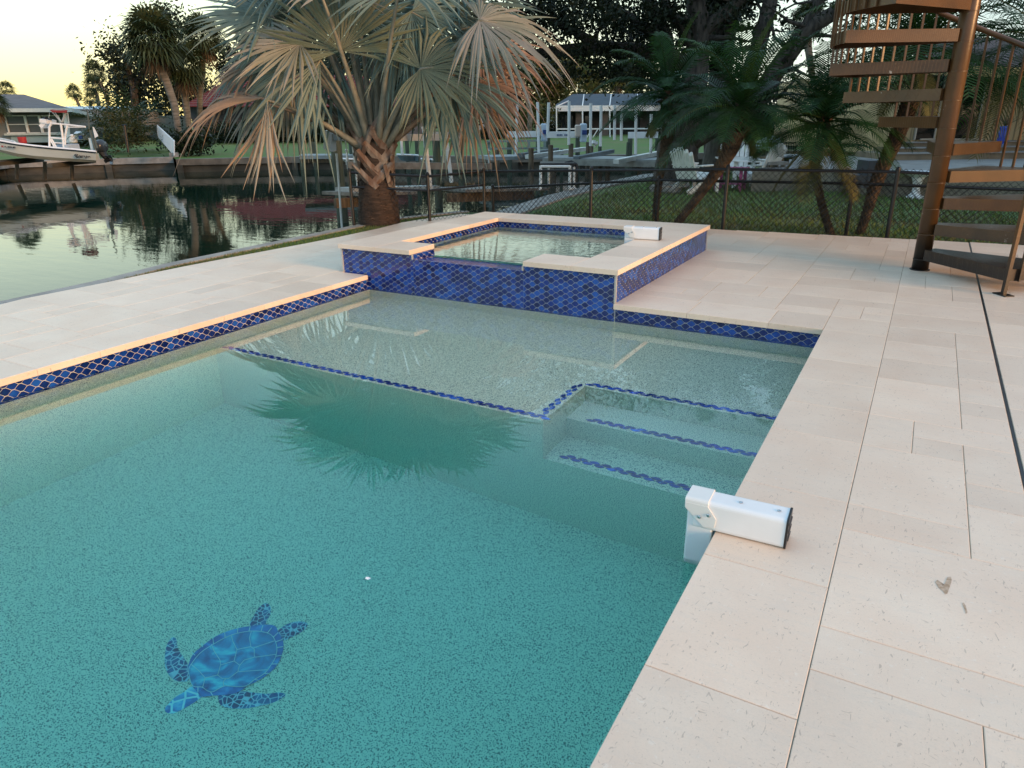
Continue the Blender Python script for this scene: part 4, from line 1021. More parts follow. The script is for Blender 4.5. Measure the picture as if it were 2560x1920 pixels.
oak('huge spreading oak with a thick dark trunk behind the white lawn chairs', 16.0,
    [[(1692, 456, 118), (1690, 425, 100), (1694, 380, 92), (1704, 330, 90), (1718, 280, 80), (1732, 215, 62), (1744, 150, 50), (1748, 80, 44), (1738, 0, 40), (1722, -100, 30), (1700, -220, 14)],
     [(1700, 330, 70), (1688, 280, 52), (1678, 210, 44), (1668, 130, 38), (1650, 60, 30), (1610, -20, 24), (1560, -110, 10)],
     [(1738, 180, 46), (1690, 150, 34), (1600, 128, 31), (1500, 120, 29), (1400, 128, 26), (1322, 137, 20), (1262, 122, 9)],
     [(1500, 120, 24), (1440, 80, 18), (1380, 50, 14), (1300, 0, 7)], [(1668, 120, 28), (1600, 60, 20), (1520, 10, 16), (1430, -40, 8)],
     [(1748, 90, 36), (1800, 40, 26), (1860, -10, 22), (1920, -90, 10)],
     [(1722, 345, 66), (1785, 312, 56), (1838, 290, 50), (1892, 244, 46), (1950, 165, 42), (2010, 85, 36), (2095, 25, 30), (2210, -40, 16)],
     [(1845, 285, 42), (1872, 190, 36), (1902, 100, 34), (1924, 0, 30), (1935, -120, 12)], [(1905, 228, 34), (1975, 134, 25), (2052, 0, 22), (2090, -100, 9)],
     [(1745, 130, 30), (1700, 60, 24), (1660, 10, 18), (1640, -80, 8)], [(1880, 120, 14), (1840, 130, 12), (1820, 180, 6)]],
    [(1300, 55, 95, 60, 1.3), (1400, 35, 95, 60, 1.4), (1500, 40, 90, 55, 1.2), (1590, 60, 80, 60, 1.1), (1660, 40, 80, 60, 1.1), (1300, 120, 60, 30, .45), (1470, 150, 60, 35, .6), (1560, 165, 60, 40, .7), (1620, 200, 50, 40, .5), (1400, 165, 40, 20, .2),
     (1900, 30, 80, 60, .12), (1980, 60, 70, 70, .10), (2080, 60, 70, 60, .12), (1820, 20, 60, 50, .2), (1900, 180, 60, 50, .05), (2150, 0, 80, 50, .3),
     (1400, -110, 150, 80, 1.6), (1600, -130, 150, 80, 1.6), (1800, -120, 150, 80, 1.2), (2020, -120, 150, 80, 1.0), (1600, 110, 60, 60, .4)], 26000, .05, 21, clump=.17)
oak('grey-trunked oak standing just behind the huge dark oak', 18.5, [[(1792, 432, 74), (1794, 380, 62), (1798, 300, 56), (1802, 200, 50), (1812, 100, 42), (1834, 10, 36), (1860, -110, 16)], [(1806, 150, 30), (1790, 60, 24), (1770, -30, 14)]],
    [(1830, -60, 110, 70, 1), (1790, 20, 50, 40, .25)], 5000, .085, 22, bark=BARKG)
oak('thin bare grey trunk rising beside the grey-trunked oak', 19.5, [[(1767, 425, 16), (1768, 330, 15), (1765, 250, 13), (1760, 150, 8)]], [(1760, 130, 60, 30, 1)], 1200, .08, 23, bark=BARKG, nm='slim_tree')

# ================================================================ WHITE ADIRONDACK CHAIRS, PINK TABLE
WOODW = mat('white_chair_paint', (.80, .82, .78), .55, var=.15, scale=6)
def adirondack(loc, rz, label, sc=1.0):
    t = thing('adirondack_chair', label, 'chair', (0, 0, 0), group='white adirondack chairs round the pink table'); 
    # local: faces +Y, x width
    def slats(n, w, L, tilt, y0, z0, fanned):
        m = MB()
        for i in range(n):
            x = (i-(n-1)/2)*w; l = L*(1-.16*abs(i-(n-1)/2)**1.4/((n-1)/2)**1.4) if fanned else L
            fx = x*(1.16 if fanned else 1)
            a = Vector((x, y0, z0)); b = Vector((fx, y0-math.sin(tilt)*l, z0+math.cos(tilt)*l)); m.beam(a, b, w*.92, .02, up=(0, 1, .3)); 
            if fanned: m.tube([b+Vector((0, .009, -.001)), b+Vector((0, -.009, -.001))], w*.46, 12)
        return m
    slats(6, .088, .66, R_(24), -.20, .24, True).build('backrest', WOODW, t)
    m = MB()
    for i in range(6): y = .28-i*.085; m.box((0, y, .355-i*.022), (.52, .075, .02), 0, R_(14))
    m.build('seat', WOODW, t)
    for s in (-1, 1):
        m = MB(); m.beam((s*.30, .30, .0), (s*.30, .30, .52), .022, .09, up=(0, 1, 0)); m.build('front_leg', WOODW, t)
        m = MB(); m.beam((s*.27, .36, .34), (s*.27, -.46, .03), .022, .12, up=(0, 0, 1)); m.build('rear_leg', WOODW, t)
        m = MB(); m.box((s*.34, .06, .53), (.12, .62, .022)); m.build('armrest', WOODW, t)
    m = MB(); m.beam((-.34, -.27, .50), (.34, -.27, .50), .022, .07); m.build('back_rail', WOODW, t)
    t.location = loc; t.rotation_euler = (0, 0, rz); t.scale = (sc, sc, sc); return t
c1 = Z(1735, 482, LZ); adirondack((c1.x, c1.y, LZ), R_(-28), 'white slatted chair on the left, its back turned to the fence', .93)
c2 = Z(1835, 462, LZ); adirondack((c2.x, c2.y, LZ), R_(200), 'white slatted chair in the middle behind the pink table', .98)
c3 = Z(1888, 470, LZ); adirondack((c3.x, c3.y, LZ), R_(68), 'white slatted chair on the right, reclined and seen from its side', .95)
PINK = mat('pink_paint', (.42, .08, .20), .5, var=.2, scale=6)
p = Z(1824, 476, LZ); t = thing('side_table', 'magenta pink wooden side table between the white chairs', 'table', (p.x, p.y, LZ)); t.rotation_euler = (0, 0, 0)
m = MB()
for i in range(5): m.box((p.x, p.y-.2+i*.1, LZ+.40), (.56, .092, .02))
m.build('tabletop', PINK, t)
for sx in (-1, 1):
    for sy in (-1, 1): m = MB(); m.box((p.x+sx*.22, p.y+sy*.18, LZ+.195), (.05, .05, .386)); m.build('leg', PINK, t)
m = MB(); m.box((p.x, p.y, LZ+.13), (.42, .34, .018)); m.build('shelf', PINK, t)
# stones round the oak foot
m0 = D(1690, 455, 14.6)
rnd = random.Random(5)
stn = mat('pale_rubble', (.30, .27, .22), .9, var=.5, scale=5, bump=.5)
for i, (x, y) in enumerate(((1640, 478), (1656, 474), (1672, 470), (1690, 476), (1706, 472), (1664, 482), (1682, 484))):
    q = Z(x, y, LZ); m = MB(); vs = []; 
    m.lathe((q.x, q.y, LZ-.01), [(.13, 0), (.15, .05), (.12, .10+.02*(i % 3)), (.05, .13)], 7); m.v = [(a+rnd.uniform(-.02, .02), b+rnd.uniform(-.02, .02), c+rnd.uniform(-.012, .012)) for a, b, c in m.v]
    tag(m.build('edging_stone', stn), ['leftmost pale edging stone at the huge oak foot', 'second pale edging stone from the left, in the back row', 'third pale edging stone from the left, back row, beside the trunk', 'pale edging stone in the back row nearest the white chairs but one', 'rightmost pale edging stone beside the left white chair', 'front pale edging stone on the left of the oak foot', 'front pale edging stone in the middle of the oak foot'][i], 'stone', 'edging stones round the oak foot')
# ================================================================ FAR BANK (frontal frame: x right, depth forward)
def P(x, y, d):
    r = ray(x, y); return CP + r*(d/r.dot(_n))
def fbox(mb, x0, y0, x1, y1, d, depth):
    """box whose front face spans the two pixel corners at forward distance d"""
    a, b = P(x0, (y0+y1)/2, d), P(x1, (y0+y1)/2, d); xm = (x0+x1)/2; zt, zb = P(xm, y0, d).z, P(xm, y1, d).z
    q = _n*depth; vs = []
    for z in (zb, zt):
        for p in (a, b, b+q, a+q): vs.append((p.x, p.y, z))
    mb.add(vs, [(3, 2, 1, 0), (4, 5, 6, 7), (0, 1, 5, 4), (1, 2, 6, 5), (2, 3, 7, 6), (3, 0, 4, 7)])
def solid(mb, pts, fs): mb.add([P(*p) for p in pts], fs)
FW = [Z(-700, 530, CZ), Z(0, 440, CZ), Z(268, 430, CZ), Z(439, 425, CZ)]
FW2 = [Z(446, 431, CZ), Z(735, 424, CZ), Z(1000, 423, CZ), Z(1280, 424, CZ), Z(1600, 420, CZ), Z(2300, 400, CZ)]
def seawall(F, topz, label, capm, facem, capw=.45, caph=.22):
    m = MB()
    for a, b in zip(F[:-1], F[1:]):
        d = (b-a).normalized(); n = Vector((-d.y, d.x, 0)); n = n if n.dot(_n) > 0 else -n
        k = max(1, int((b-a).length/3.0))
        for i in range(k):
            p, q = lerp(a, b, i/k+.002), lerp(a, b, (i+1)/k-.002); o_ = -n*.10
            m.prism([(v.x, v.y) for v in (p+o_, q+o_, q+n*capw, p+n*capw)], topz-caph, topz)
            if facem is not None:
                m.mi = 1; m.prism([(v.x, v.y) for v in (p-n*.16, p+d*.22-n*.16, p+d*.22, p)], -1.8, topz-caph-.01); m.mi = 0
    m.mi = 1
    for a, b in zip(F[:-1], F[1:]): m.quad((a.x, a.y, -1.9), (b.x, b.y, -1.9), (b.x, b.y, topz-.05), (a.x, a.y, topz-.05))
    tag(m.build('seawall', [capm, facem]), label, 'seawall')
seawall(FW, -.10, 'far seawall with a smooth pale grey concrete cap below the lifted skiff', CONC, CONC_D)
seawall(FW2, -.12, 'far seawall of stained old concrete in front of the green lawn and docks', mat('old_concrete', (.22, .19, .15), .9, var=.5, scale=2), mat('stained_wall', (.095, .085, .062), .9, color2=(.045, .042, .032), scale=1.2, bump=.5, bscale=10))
# far lawn: rises gently behind the seawall and runs to the horizon
m = MB(); F = FW+FW2; rows = []
for (dd, z) in ((0.02, -.125), (8, -.02), (16, .10), (30, .28), (100, .45), (800, .8)):
    rows.append([Vector((p.x, p.y, 0))*(1+dd/math.hypot(p.x, p.y))+Vector((0, 0, z)) for p in F])
k = len(F); m.add([v for r in rows for v in r], [(i*k+j, i*k+j+1, (i+1)*k+j+1, (i+1)*k+j) for i in range(len(rows)-1) for j in range(k-1)])
tag(m.build('far_lawn', GRASS_FAR), kind='structure')

# ---- houses
ROOFG = mat('grey_shingle', (.12, .12, .13), .9, var=.3, scale=2, bump=.4, bscale=8)
WALLG = mat('grey_house_wall', (.20, .21, .21), .85, var=.15, scale=1)
WALLB = mat('pale_blue_wall', (.32, .42, .44), .85, var=.12, scale=1)
FASC = mat('fascia', (.52, .58, .57), .6, var=.1)
def grp(name, label, cat, x, y, d, group=None): 
    b = P(x, y, d); return thing(name, label, cat, (b.x, b.y, b.z), group=group)
h = grp('house', 'low grey ranch house with a wide shingle roof behind the lifted skiff', 'house', 60, 350, 38)
m = MB(); fbox(m, -520, 276, 172, 352, 38, 10); m.build('wall', WALLG, h)
m = MB(); fbox(m, 28, 340, 168, 356, 37.9, .2); m.build('lower_wall', WALLB, h)
m = MB(); solid(m, [(-620, 282, 36.5), (182, 277, 36.5), (232, 288, 41), (-300, 232, 45), (60, 236, 47)], [(0, 1, 4, 3), (1, 2, 4)]); 
solid(m, [(-620, 284, 36.5), (182, 279, 36.5), (232, 290, 49), (-620, 284, 49)], [(0, 1, 2, 3)]); m.build('roof', ROOFG, h)
m = MB(); m.beam(P(-620, 279, 36.4), P(182, 275, 36.4), .12, .17); m.beam(P(182, 276, 36.4), P(236, 289, 41), .10, .17); m.build('fascia', FASC, h)
for (x0, x1) in ((17, 64), (67, 100), (103, 150)):
    m = MB(); fbox(m, x0, 290, x1, 333, 37.88, .08); w_ = m.build('window', mat('window_screen', (.10, .115, .12), .6, var=.2, scale=1), h)
    m = MB()
    for (a, b, c, d) in ((x0-1.5, 288, x0+1.5, 334), (x1-1.5, 288, x1+1.5, 334), (x0, 288, x1, 290.5), (x0, 331, x1, 335), (x0, 310, x1, 312)): fbox(m, a, b, c, d, 37.82, .06)
    m.build('frame', WHITE, w_)
m = MB(); fbox(m, 10, 333, 156, 338, 37.7, .15); m.build('sill', FASC, h)
m = MB(); m.beam(P(163, 282, 37), P(172, 357, 37), .16, .16); m.build('post', WHITE, h)
m = MB(); fbox(m, 172, 283, 205, 352, 39.5, 1); m.build('porch', DARK, h)  # solid dark block stands in for the shade in the porch recess
h = grp('house', 'long low house with a blue-white standing seam metal roof', 'house', 210, 350, 46)
m = MB(); fbox(m, 180, 289, 330, 352, 46, 8); m.build('wall', mat('tan_wall', (.26, .25, .21), .9, var=.15), h)
m = MB(); fbox(m, 207, 291, 214, 352, 45.9, .2); m.build('quoins', WHITE, h)
m = MB(); solid(m, [(150, 290, 45), (345, 287, 45), (340, 266, 51), (150, 266, 51)], [(0, 1, 2, 3)])
for i in range(24):
    x = 150+i*8.2; m.beam(P(x, 289.5, 44.99), P(x, 266, 50.9), .05, .05)
m.build('roof', mat('metal_roof', (.42, .55, .66), .35, metal=.3, var=.1), h)
m = MB(); fbox(m, 186, 296, 200, 345, 45.85, .1); m.build('door', DARK, h)
# red tiled house behind the fan palm
REDT = mat('red_roof_tile', (.15, .018, .020), .85, color2=(.07, .010, .010), scale=3, bump=.8, bscale=14, stretch=(1, 1, 6))
h = grp('house', 'red barrel-tiled hip roof house with dark screened porch behind the fan palm', 'house', 680, 350, 44)
m = MB(); fbox(m, 480, 262, 1010, 345, 44, 10); m.build('wall', mat('dark_stucco', (.10, .105, .12), .9, var=.3), h)  # one dark tone for the whole wall
m = MB()
for i in range(13):
    t0, t1 = i/13, (i+1)/13 ; xa0, xa1 = lerp(455, 590, t0), lerp(455, 590, t1); xb0, xb1 = lerp(1035, 900, t0), lerp(1035, 900, t1); y0, y1 = lerp(266, 188, t0), lerp(266, 188, t1); d0, d1 = lerp(42.5, 49, t0), lerp(42.5, 49, t1)
    solid(m, [(xa0, y0-1.5, d0-.1), (xb0, y0-1.5, d0-.1), (xb1, y1-.5, d1), (xa1, y1-.5, d1), (xa0, y0+1.2, d0-.1), (xb0, y0+1.2, d0-.1)], [(0, 1, 2, 3), (4, 5, 1, 0)])
solid(m, [(455, 266, 42.4), (590, 188, 49), (470, 258, 56)], [(0, 1, 2)]); solid(m, [(1035, 266, 42.4), (1020, 258, 56), (900, 188, 49)], [(0, 1, 2)])
m.build('roof', REDT, h)
for i, x in enumerate((500, 560, 620, 680, 740, 800, 860, 920, 980)): m = MB(); m.beam(P(x, 264, 43.6), P(x+2, 342, 43.6), .07, .07); m.build('screen_post', BLACK, h)
for x0, x1 in ((612, 640), (760, 795), (620+220, 880)): m = MB(); fbox(m, x0, 290, x1, 330, 43.9, .1); m.build('window', GLASSD, h)
m = MB(); fbox(m, 482, 332, 1008, 345, 43.5, .3); m.build('base_wall', mat('pale_base', (.25, .28, .30), .9, var=.2), h)
# screened house mid right
h = grp('house', 'pale house with a slate blue hip roof and a white framed screen enclosure', 'house', 1480, 350, 44)
m = MB(); fbox(m, 1386, 273, 1800, 350, 47, 8); m.build('wall', mat('pool_house_wall', (.065, .065, .07), .9, var=.25), h)  # wall colour darkened for the dimness behind the screen mesh
m = MB(); solid(m, [(1372, 272, 45.5), (1810, 270, 45.5), (1720, 233, 52), (1432, 235, 52)], [(0, 1, 2, 3)]); solid(m, [(1372, 272, 45.5), (1432, 235, 52), (1395, 262, 58)], [(0, 1, 2)]); solid(m, [(1372, 274, 45.4), (1810, 272, 45.4), (1810, 272, 55), (1372, 274, 55)], [(0, 1, 2, 3)])
m.build('roof', mat('blue_slate', (.060, .085, .11), .9, var=.25, scale=3), h)
m = MB(); m.beam(P(1372, 273.5, 45.3), P(1810, 271, 45.3), .1, .22); m.build('gutter', WHITE, h)
for x0, x1 in ((1412, 1436), (1462, 1480), (1505, 1530), (1560, 1600)): m = MB(); fbox(m, x0, 290, x1, 345, 46.9, .1); m.build('window', GLASSD, h)
for x0 in (1447, 1512): m = MB(); m.beam(P(x0, 280, 46), P(x0, 347, 46), .4, .4); m.build('column', mat('column_stone', (.13, .11, .10), .9, var=.2), h)
m = MB()
for x in (1391, 1456, 1524, 1590, 1655, 1720): m.beam(P(x, 265, 43), P(x+1, 350, 43), .07, .07)
m.beam(P(1391, 266, 43), P(1760, 265, 43), .07, .09); m.beam(P(1391, 322.5, 43), P(1760, 321, 43), .06, .07)
for x in (1391, 1456, 1524, 1590): m.beam(P(x, 266, 43), P(x+4 if x > 1400 else x+35, 236 if x > 1400 else 250, 50), .05, .05)
for x in (1465, 1480): m.beam(P(x, 347, 43), P(x+14, 324, 43), .05, .05)
m.build('screen_frame', WHITE, h)
fw = grp('garden_wall', 'short white garden wall beside the screened house', 'wall', 1370, 345, 47); m = MB(); fbox(m, 1358, 292, 1388, 345, 47, .3); m.build('panel', WHITE, fw)
sh_ = grp('shed', 'tan wooden shed half hidden behind the drooping pink fronds', 'shed', 1165, 335, 40)
m = MB(); fbox(m, 1105, 300, 1180, 334, 40, 2); m.build('wall', mat('tan_boards', (.30, .19, .10), .85, var=.3, scale=2, stretch=(1, 1, 8)), sh_)
m = MB(); solid(m, [(1100, 301, 39.8), (1186, 300, 39.8), (1180, 290, 42), (1105, 291, 42)], [(0, 1, 2, 3)]); m.build('roof', ROOFG, sh_)
wh = grp('shed', 'small white shed between the trees left of the leaning palm trunk', 'shed', 1220, 320, 50)
m = MB(); fbox(m, 1198, 285, 1248, 325, 50, 2); m.build('wall', mat('dull_white', (.38, .42, .45), .9, var=.2), wh)
m = MB(); solid(m, [(1194, 286, 49.8), (1252, 285, 49.8), (1244, 275, 52), (1202, 276, 52)], [(0, 1, 2, 3)]); m.build('roof', ROOFG, wh)

# ---- skiff on its lift
BD = 22.5
def B(x, y, o=0.0): return P(x, y, BD+o)
HULL = mat('hull_white', (.62, .68, .66), .3, var=.08, scale=2); HULLB = mat('hull_bottom', (.42, .43, .36), .6, var=.2, scale=2)
sk = grp('skiff', 'white open skiff hanging on a lift with a red canopy tower and dark outboard', 'boat', 120, 400, BD)
st = [ # x, sheer y, chine y, keel y, half beam
 (-160, 333, 345, 352, .25), (-110, 338, 352, 362, .55), (-50, 346, 364, 376, .82), (0, 354, 374, 380, .95), (40, 361, 383, 391, 1.0), (80, 366, 389, 396, 1.0), (130, 371, 393, 401, 1.0), (190, 376, 397, 404, 1.0), (240, 381, 401, 406, 1.0)]
m = MB(); vs = []; fs = []; nb_ = 7
for x, ys, yc, yk, hb in st:
    vs += [B(x, ys, 1-hb), B(x, ys+1.5, 1-hb-.02), B(x, yc, 1-hb*.92), B(x, yk, 1-hb*.82), B(x, yk, 1+hb*.82), B(x, yc, 1+hb*.92), B(x, ys, 1+hb)]
for i in range(len(st)-1):
    for j in range(nb_-1): a = i*nb_+j; fs.append((a, a+nb_, a+nb_+1, a+1))
fs.append(tuple(range(nb_))); fs.append(tuple((len(st)-1)*nb_+q for q in range(nb_-1, -1, -1)))
fl = [B(x, ys+8, 1) for x, ys, *_ in st]
m.add(vs, fs)
hl = m.build('hull', [HULL, HULLB], sk)
for p_ in hl.data.polygons:
    if len(p_.vertices) == 4 and (list(p_.vertices)[0] % nb_) in (2, 3, 4): p_.material_index = 1
m = MB()
for o, s in ((-.02, 1),):
    m.tube([B(x, ys+.6, 1-hb-.03) for x, ys, yc, yk, hb in st], .022, 6)
m.build('rub_rail', BLACKP, hl)
m = MB(); m.tube([B(x, ys-1.2, 1-hb+.03) for x, ys, yc, yk, hb in st], .045, 6); m.tube([B(x, ys-1.2, 1+hb-.03) for x, ys, yc, yk, hb in st], .045, 6); m.build('gunwale', WHITE, hl)
m = MB(); k = len(st); m.add([B(x, ys+5, 1-hb*.95) for x, ys, yc, yk, hb in st]+[B(x, ys+5, 1+hb*.95) for x, ys, yc, yk, hb in st], [(i, i+1, k+i+1, k+i) for i in range(k-1)]); m.build('deck', HULL, sk)
m = MB(); 
for dx in (0, ): m.tube([B(-60, 343, .1), B(-55, 336, .1), B(10, 348, .1), B(36, 354, .1), B(41, 359, .1)], .025, 6); m.tube([B(10, 348, .1), B(9, 356, .1)], .022, 6); m.tube([B(-20, 345, .1), B(12, 351, .1), B(28, 353.5, .1), B(31, 358, .1)], .018, 6)
m.build('bow_rail', ALU, sk)
px_u = (B(200, 379)-B(100, 371)).normalized(); upv = Vector((0, 0, 1)); upv = (upv-px_u*upv.dot(px_u)).normalized()
TX = mat('lettering_black', (.01, .012, .015), .5)
def word(s, x, y, hgt, nm, par, bold=.0, sx=1.0, mt=TX, sh=.0): return text_mesh(s, hgt, mt, nm, par, B(x, y, -.045), px_u, upv, bold, sh, .003, sx)
word('C', 186, 391.4, .075*1.5, 'lettering', hl, .004, 1.5); word('S', 189.5, 394.2, .075*1.5, 'lettering', hl, .004, 1.4)
word('AROLINA', 196.5, 391.2, .062, 'lettering', hl, .0015, 1.35); word('KIFF', 195, 394.4, .058, 'lettering', hl, .0015, 1.3); word('21', 212.5, 396.0, .058, 'lettering', hl, .0015, 1.3)
word('FL 2084 MS', 11, 368.6, .07, 'registration_number', hl, .001, 1.0, sh=.15); word('##', 3, 367.3, .06, 'registration_sticker', hl, .002, 1, mat('sticker_red', (.30, .08, .07), .6)) if False else None
m = MB(); m.beam(B(3.2, 365.6, -.05), B(8.6, 366.3, -.05), .004, .055); m.build('registration_sticker', mat('sticker_red', (.30, .08, .07), .6), hl)
# tower
m = MB()
for o in (.35, 1.5):
    m.tube([B(124, 371, o), B(123, 318, o), B(128, 309, o)], .032, 7); m.tube([B(152, 309, o), B(157, 345, o), B(160, 373, o)], .032, 7); m.tube([B(168, 313, o), B(163, 340, o), B(162, 373, o)], .03, 7)
    m.tube([B(124, 344, o), B(162, 347, o)], .028, 6); m.tube([B(125, 348, o), B(138, 371, o)], .022, 6); m.tube([B(128, 346, o), B(142, 370, o)], .022, 6); m.tube([B(126, 308, o), B(170, 312, o), B(213, 317, o)], .028, 6); m.tube([B(170, 318, o), B(213, 318, o)], .016, 6)
    m.tube([B(134, 357, o), B(158, 358, o)], .02, 6)
for x, y in ((126, 309), (152, 310), (168, 313), (124, 344), (213, 317)): m.tube([B(x, y, .35), B(x, y, 1.5)], .024, 6)
m.build('tower_frame', WHITE, sk)
m = MB()
for o in (.35, 1.5):
    for (a, b) in (((153, 306), (131, 280)), ((154, 306), (138, 281)), ((154, 306), (163, 281)), ((156, 306), (166, 283))): m.tube([B(*a, o), B(*b, o)], .016, 5)
    m.tube([B(169, 281, o), B(173, 309, o)], .012, 5); m.tube([B(125, 276, o), B(122, 295, o)], .008, 4)
m.build('canopy_frame', ALU, sk)
m = MB(); k = 8; vs = []
for i in range(k+1):
    x = lerp(124, 169, i/k); y = 276-3.5*math.sin(math.pi*i/k)+i*.15; vs += [B(x, y, .2), B(x, y-1.4, .9), B(x, y, 1.65)]
b0 = len(vs); vs += [B(124.5, 275, .2), B(131, 281, .2), B(166, 282, .2), B(169.5, 276, .2)]
m.add(vs, [(3*i+j, 3*i+j+1, 3*i+j+4, 3*i+j+3) for i in range(k) for j in range(2)]+[(b0, b0+1, b0+2, b0+3)]); m.build('canopy', mat('red_canvas', (.25, .03, .03), .8, var=.3, scale=4), sk)
m = MB(); m.beam(B(111, 301, .6), B(129, 305, .6), .5, .10); m.beam(B(114, 306, .6), B(121, 313, .6), .4, .28); m.build('helm_console', WHITE, sk)
m = MB(); m.tube([B(109, 295, .6), B(116, 298, .6)], .05, 6); m.tube([B(120, 299, .6), B(128, 302, .6)], .05, 6); m.tube([B(110, 292, .4), B(128, 298, .9)], .015, 5); m.build('helm_controls', BLACKP, sk)
m = MB(); fbox(m, 141, 361, 160, 372, BD+.6, .8); m.build('seat_cooler', mat('cooler_blue', (.34, .42, .52), .5, var=.1), sk)
m = MB(); fbox(m, 162, 362, 171, 374, BD+.3, .6); m.build('rear_seat', mat('seat_grey', (.40, .46, .50), .5, var=.1), sk)
m = MB(); fbox(m, 224, 345, 231, 376, BD+.5, .12); m.build('power_pole_bracket', ALU, sk)
m = MB(); m.tube([B(218, 275, .5), B(219.5, 287, .5), B(223, 322, .5)], [.008, .028, .026], 6); m.tube([B(226, 325, .5), B(238, 374, .5)], .045, 6); m.tube([B(230, 325, .5), B(243, 370, .5)], .035, 6); m.build('shallow_water_anchor', mat('anchor_grey', (.08, .10, .09), .5), sk)
m = MB(); solid(m, [(231, 317, BD+.4), (235, 318, BD+.4), (246, 340, BD+.4), (237, 345, BD+.4), (231, 317, BD+.5), (235, 318, BD+.5), (246, 340, BD+.5), (237, 345, BD+.5)], [(3, 2, 1, 0), (4, 5, 6, 7), (0, 1, 5, 4), (1, 2, 6, 5), (2, 3, 7, 6), (3, 0, 4, 7)]); m.build('white_panel', WHITE, sk)
# outboard
OB = mat('outboard_cowl', (.035, .045, .055), .25, var=.2); ob = MB()
def loft(mb, secs):
    vs = []; n_ = 10
    for x, y, w, h_ in secs:
        for q in range(n_):
            a = 6.2832*q/n_; c = B(x, y, 1.0); vs.append(c+_n*(w*math.cos(a))+Vector((0, 0, h_*math.sin(a)))+_r0*(h_*.25*math.sin(a)))
    fs = [(i*n_+q, i*n_+(q+1) % n_, (i+1)*n_+(q+1) % n_, (i+1)*n_+q) for i in range(len(secs)-1) for q in range(n_)]
    fs += [tuple(range(n_-1, -1, -1)), tuple((len(secs)-1)*n_+q for q in range(n_))]; mb.add(vs, fs)
loft(ob, [(235, 368, .12, .06), (238, 367, .24, .17), (246, 365, .27, .20), (255, 365, .26, .20), (262, 369, .22, .16), (264, 372, .10, .08)])
cw = ob.build('outboard_motor', OB, sk, smooth=True)
m = MB(); m.tube([B(252, 374, 1), B(260, 388, 1), B(266, 396, 1)], [.13, .10, .08], 8); m.beam(B(258, 391, 1), B(276, 390, 1), .30, .02); m.tube([B(262, 398, 1), B(268, 400, 1), B(277, 398, 1), B(280, 398, 1)], [.03, .07, .06, .02], 8); m.beam(B(263, 399, 1), B(268, 406, 1), .03, .12); m.build('lower_unit', BLACKP, cw)
m = MB()
for q in range(3):
    a = q*2.094; c = B(279, 399, 1); e = c+_n*math.cos(a)*.16+Vector((0, 0, math.sin(a)*.16)); m.beam(c, e, .09, .015)
m.build('propeller', STEEL, cw)
m = MB(); m.beam(B(240, 384, .6), B(244, 400, .6), .02, .15); m.build('transom_bracket', ALU, sk)
# lift cables and beam under the skiff
sl_ = grp('boat_lift', 'wooden lift posts and cables carrying the skiff on the far bank', 'boat lift', 110, 430, BD+1)
m = MB(); m.beam(B(35, 402, 1), B(52, 405, 1), 2.4, .12); m.beam(B(175, 408, 1), B(188, 408, 1), 2.4, .12); m.build('cradle_beam', CONC_D, sl_)
for x in (42, 112, 180): m = MB(); m.tube([B(x, 404, 2.0), B(x+1, 448, 2.0)], .06, 8); m.build('post', PILE_B, sl_)
# yard things behind the skiff
def simple(nm, label, cat, mt, fn, d, x, y, smooth=False):
    t = grp(nm, label, cat, x, y, d); m = MB(); fn(m); m.build(nm+'_body', mt, t, smooth=smooth); return t
RED = mat('red_plastic', (.45, .03, .03), .5, var=.1)
m = MB(); c = P(58, 360, 27); m.lathe(c, [(.11, 0), (.13, .05), (.14, .22), (.145, .24), (.12, .245)], 12); tag(m.build('bucket', RED), 'red bucket standing at the foot of the grey house', 'bucket')
t = grp('utility_table', 'pale utility sink cabinet with a blue bin beneath it by the porch', 'cabinet', 198, 352, 34)
m = MB(); fbox(m, 186, 333, 208, 350, 34, .5); m.build('cabinet', mat('cream_plastic', (.45, .47, .44), .6), t); m = MB(); solid(m, [(184, 334, 33.9), (210, 336, 33.9), (206, 329, 34.8), (190, 328, 34.8)], [(0, 1, 2, 3)]); m.build('lid', WHITE, t); m = MB(); fbox(m, 196, 339, 205, 348, 33.9, .1); m.build('blue_bin', mat('bin_blue', (.03, .06, .22), .5), t)
m = MB(); c = P(184, 357, 33); m.lathe(c, [(.16, 0), (.18, .04), (.16, .2), (.10, .24), (.12, .3), (.03, .36)], 12); tag(m.build('propane_tank', WHITE), 'squat white tank on the grass beside the utility cabinet', 'tank')
t = grp('trash_bin', 'dark wheeled bin by the round palm thicket', 'bin', 250, 352, 32); m = MB(); fbox(m, 242, 330, 258, 352, 32, .7); m.build('bin_body', mat('bin_dark', (.02, .03, .035), .6), t); m = MB(); solid(m, [(241, 331, 31.9), (259, 331, 31.9), (257, 326, 32.7), (243, 326, 32.7)], [(0, 1, 2, 3)]); m.build('lid', BLACKP, t)
t = grp('sea_grape_post', 'thin black metal post standing in the far lawn', 'post', 320, 381, 25); t.name = 'metal_post'
m = MB(); m.tube([P(321, 381, 25), P(311, 313, 25)], .045, 8); m.build('shaft', BLACK, t); m = MB(); m.tube([P(305, 313, 25), P(317, 313, 25)], .03, 6); m.build('crossbar', BLACK, t)
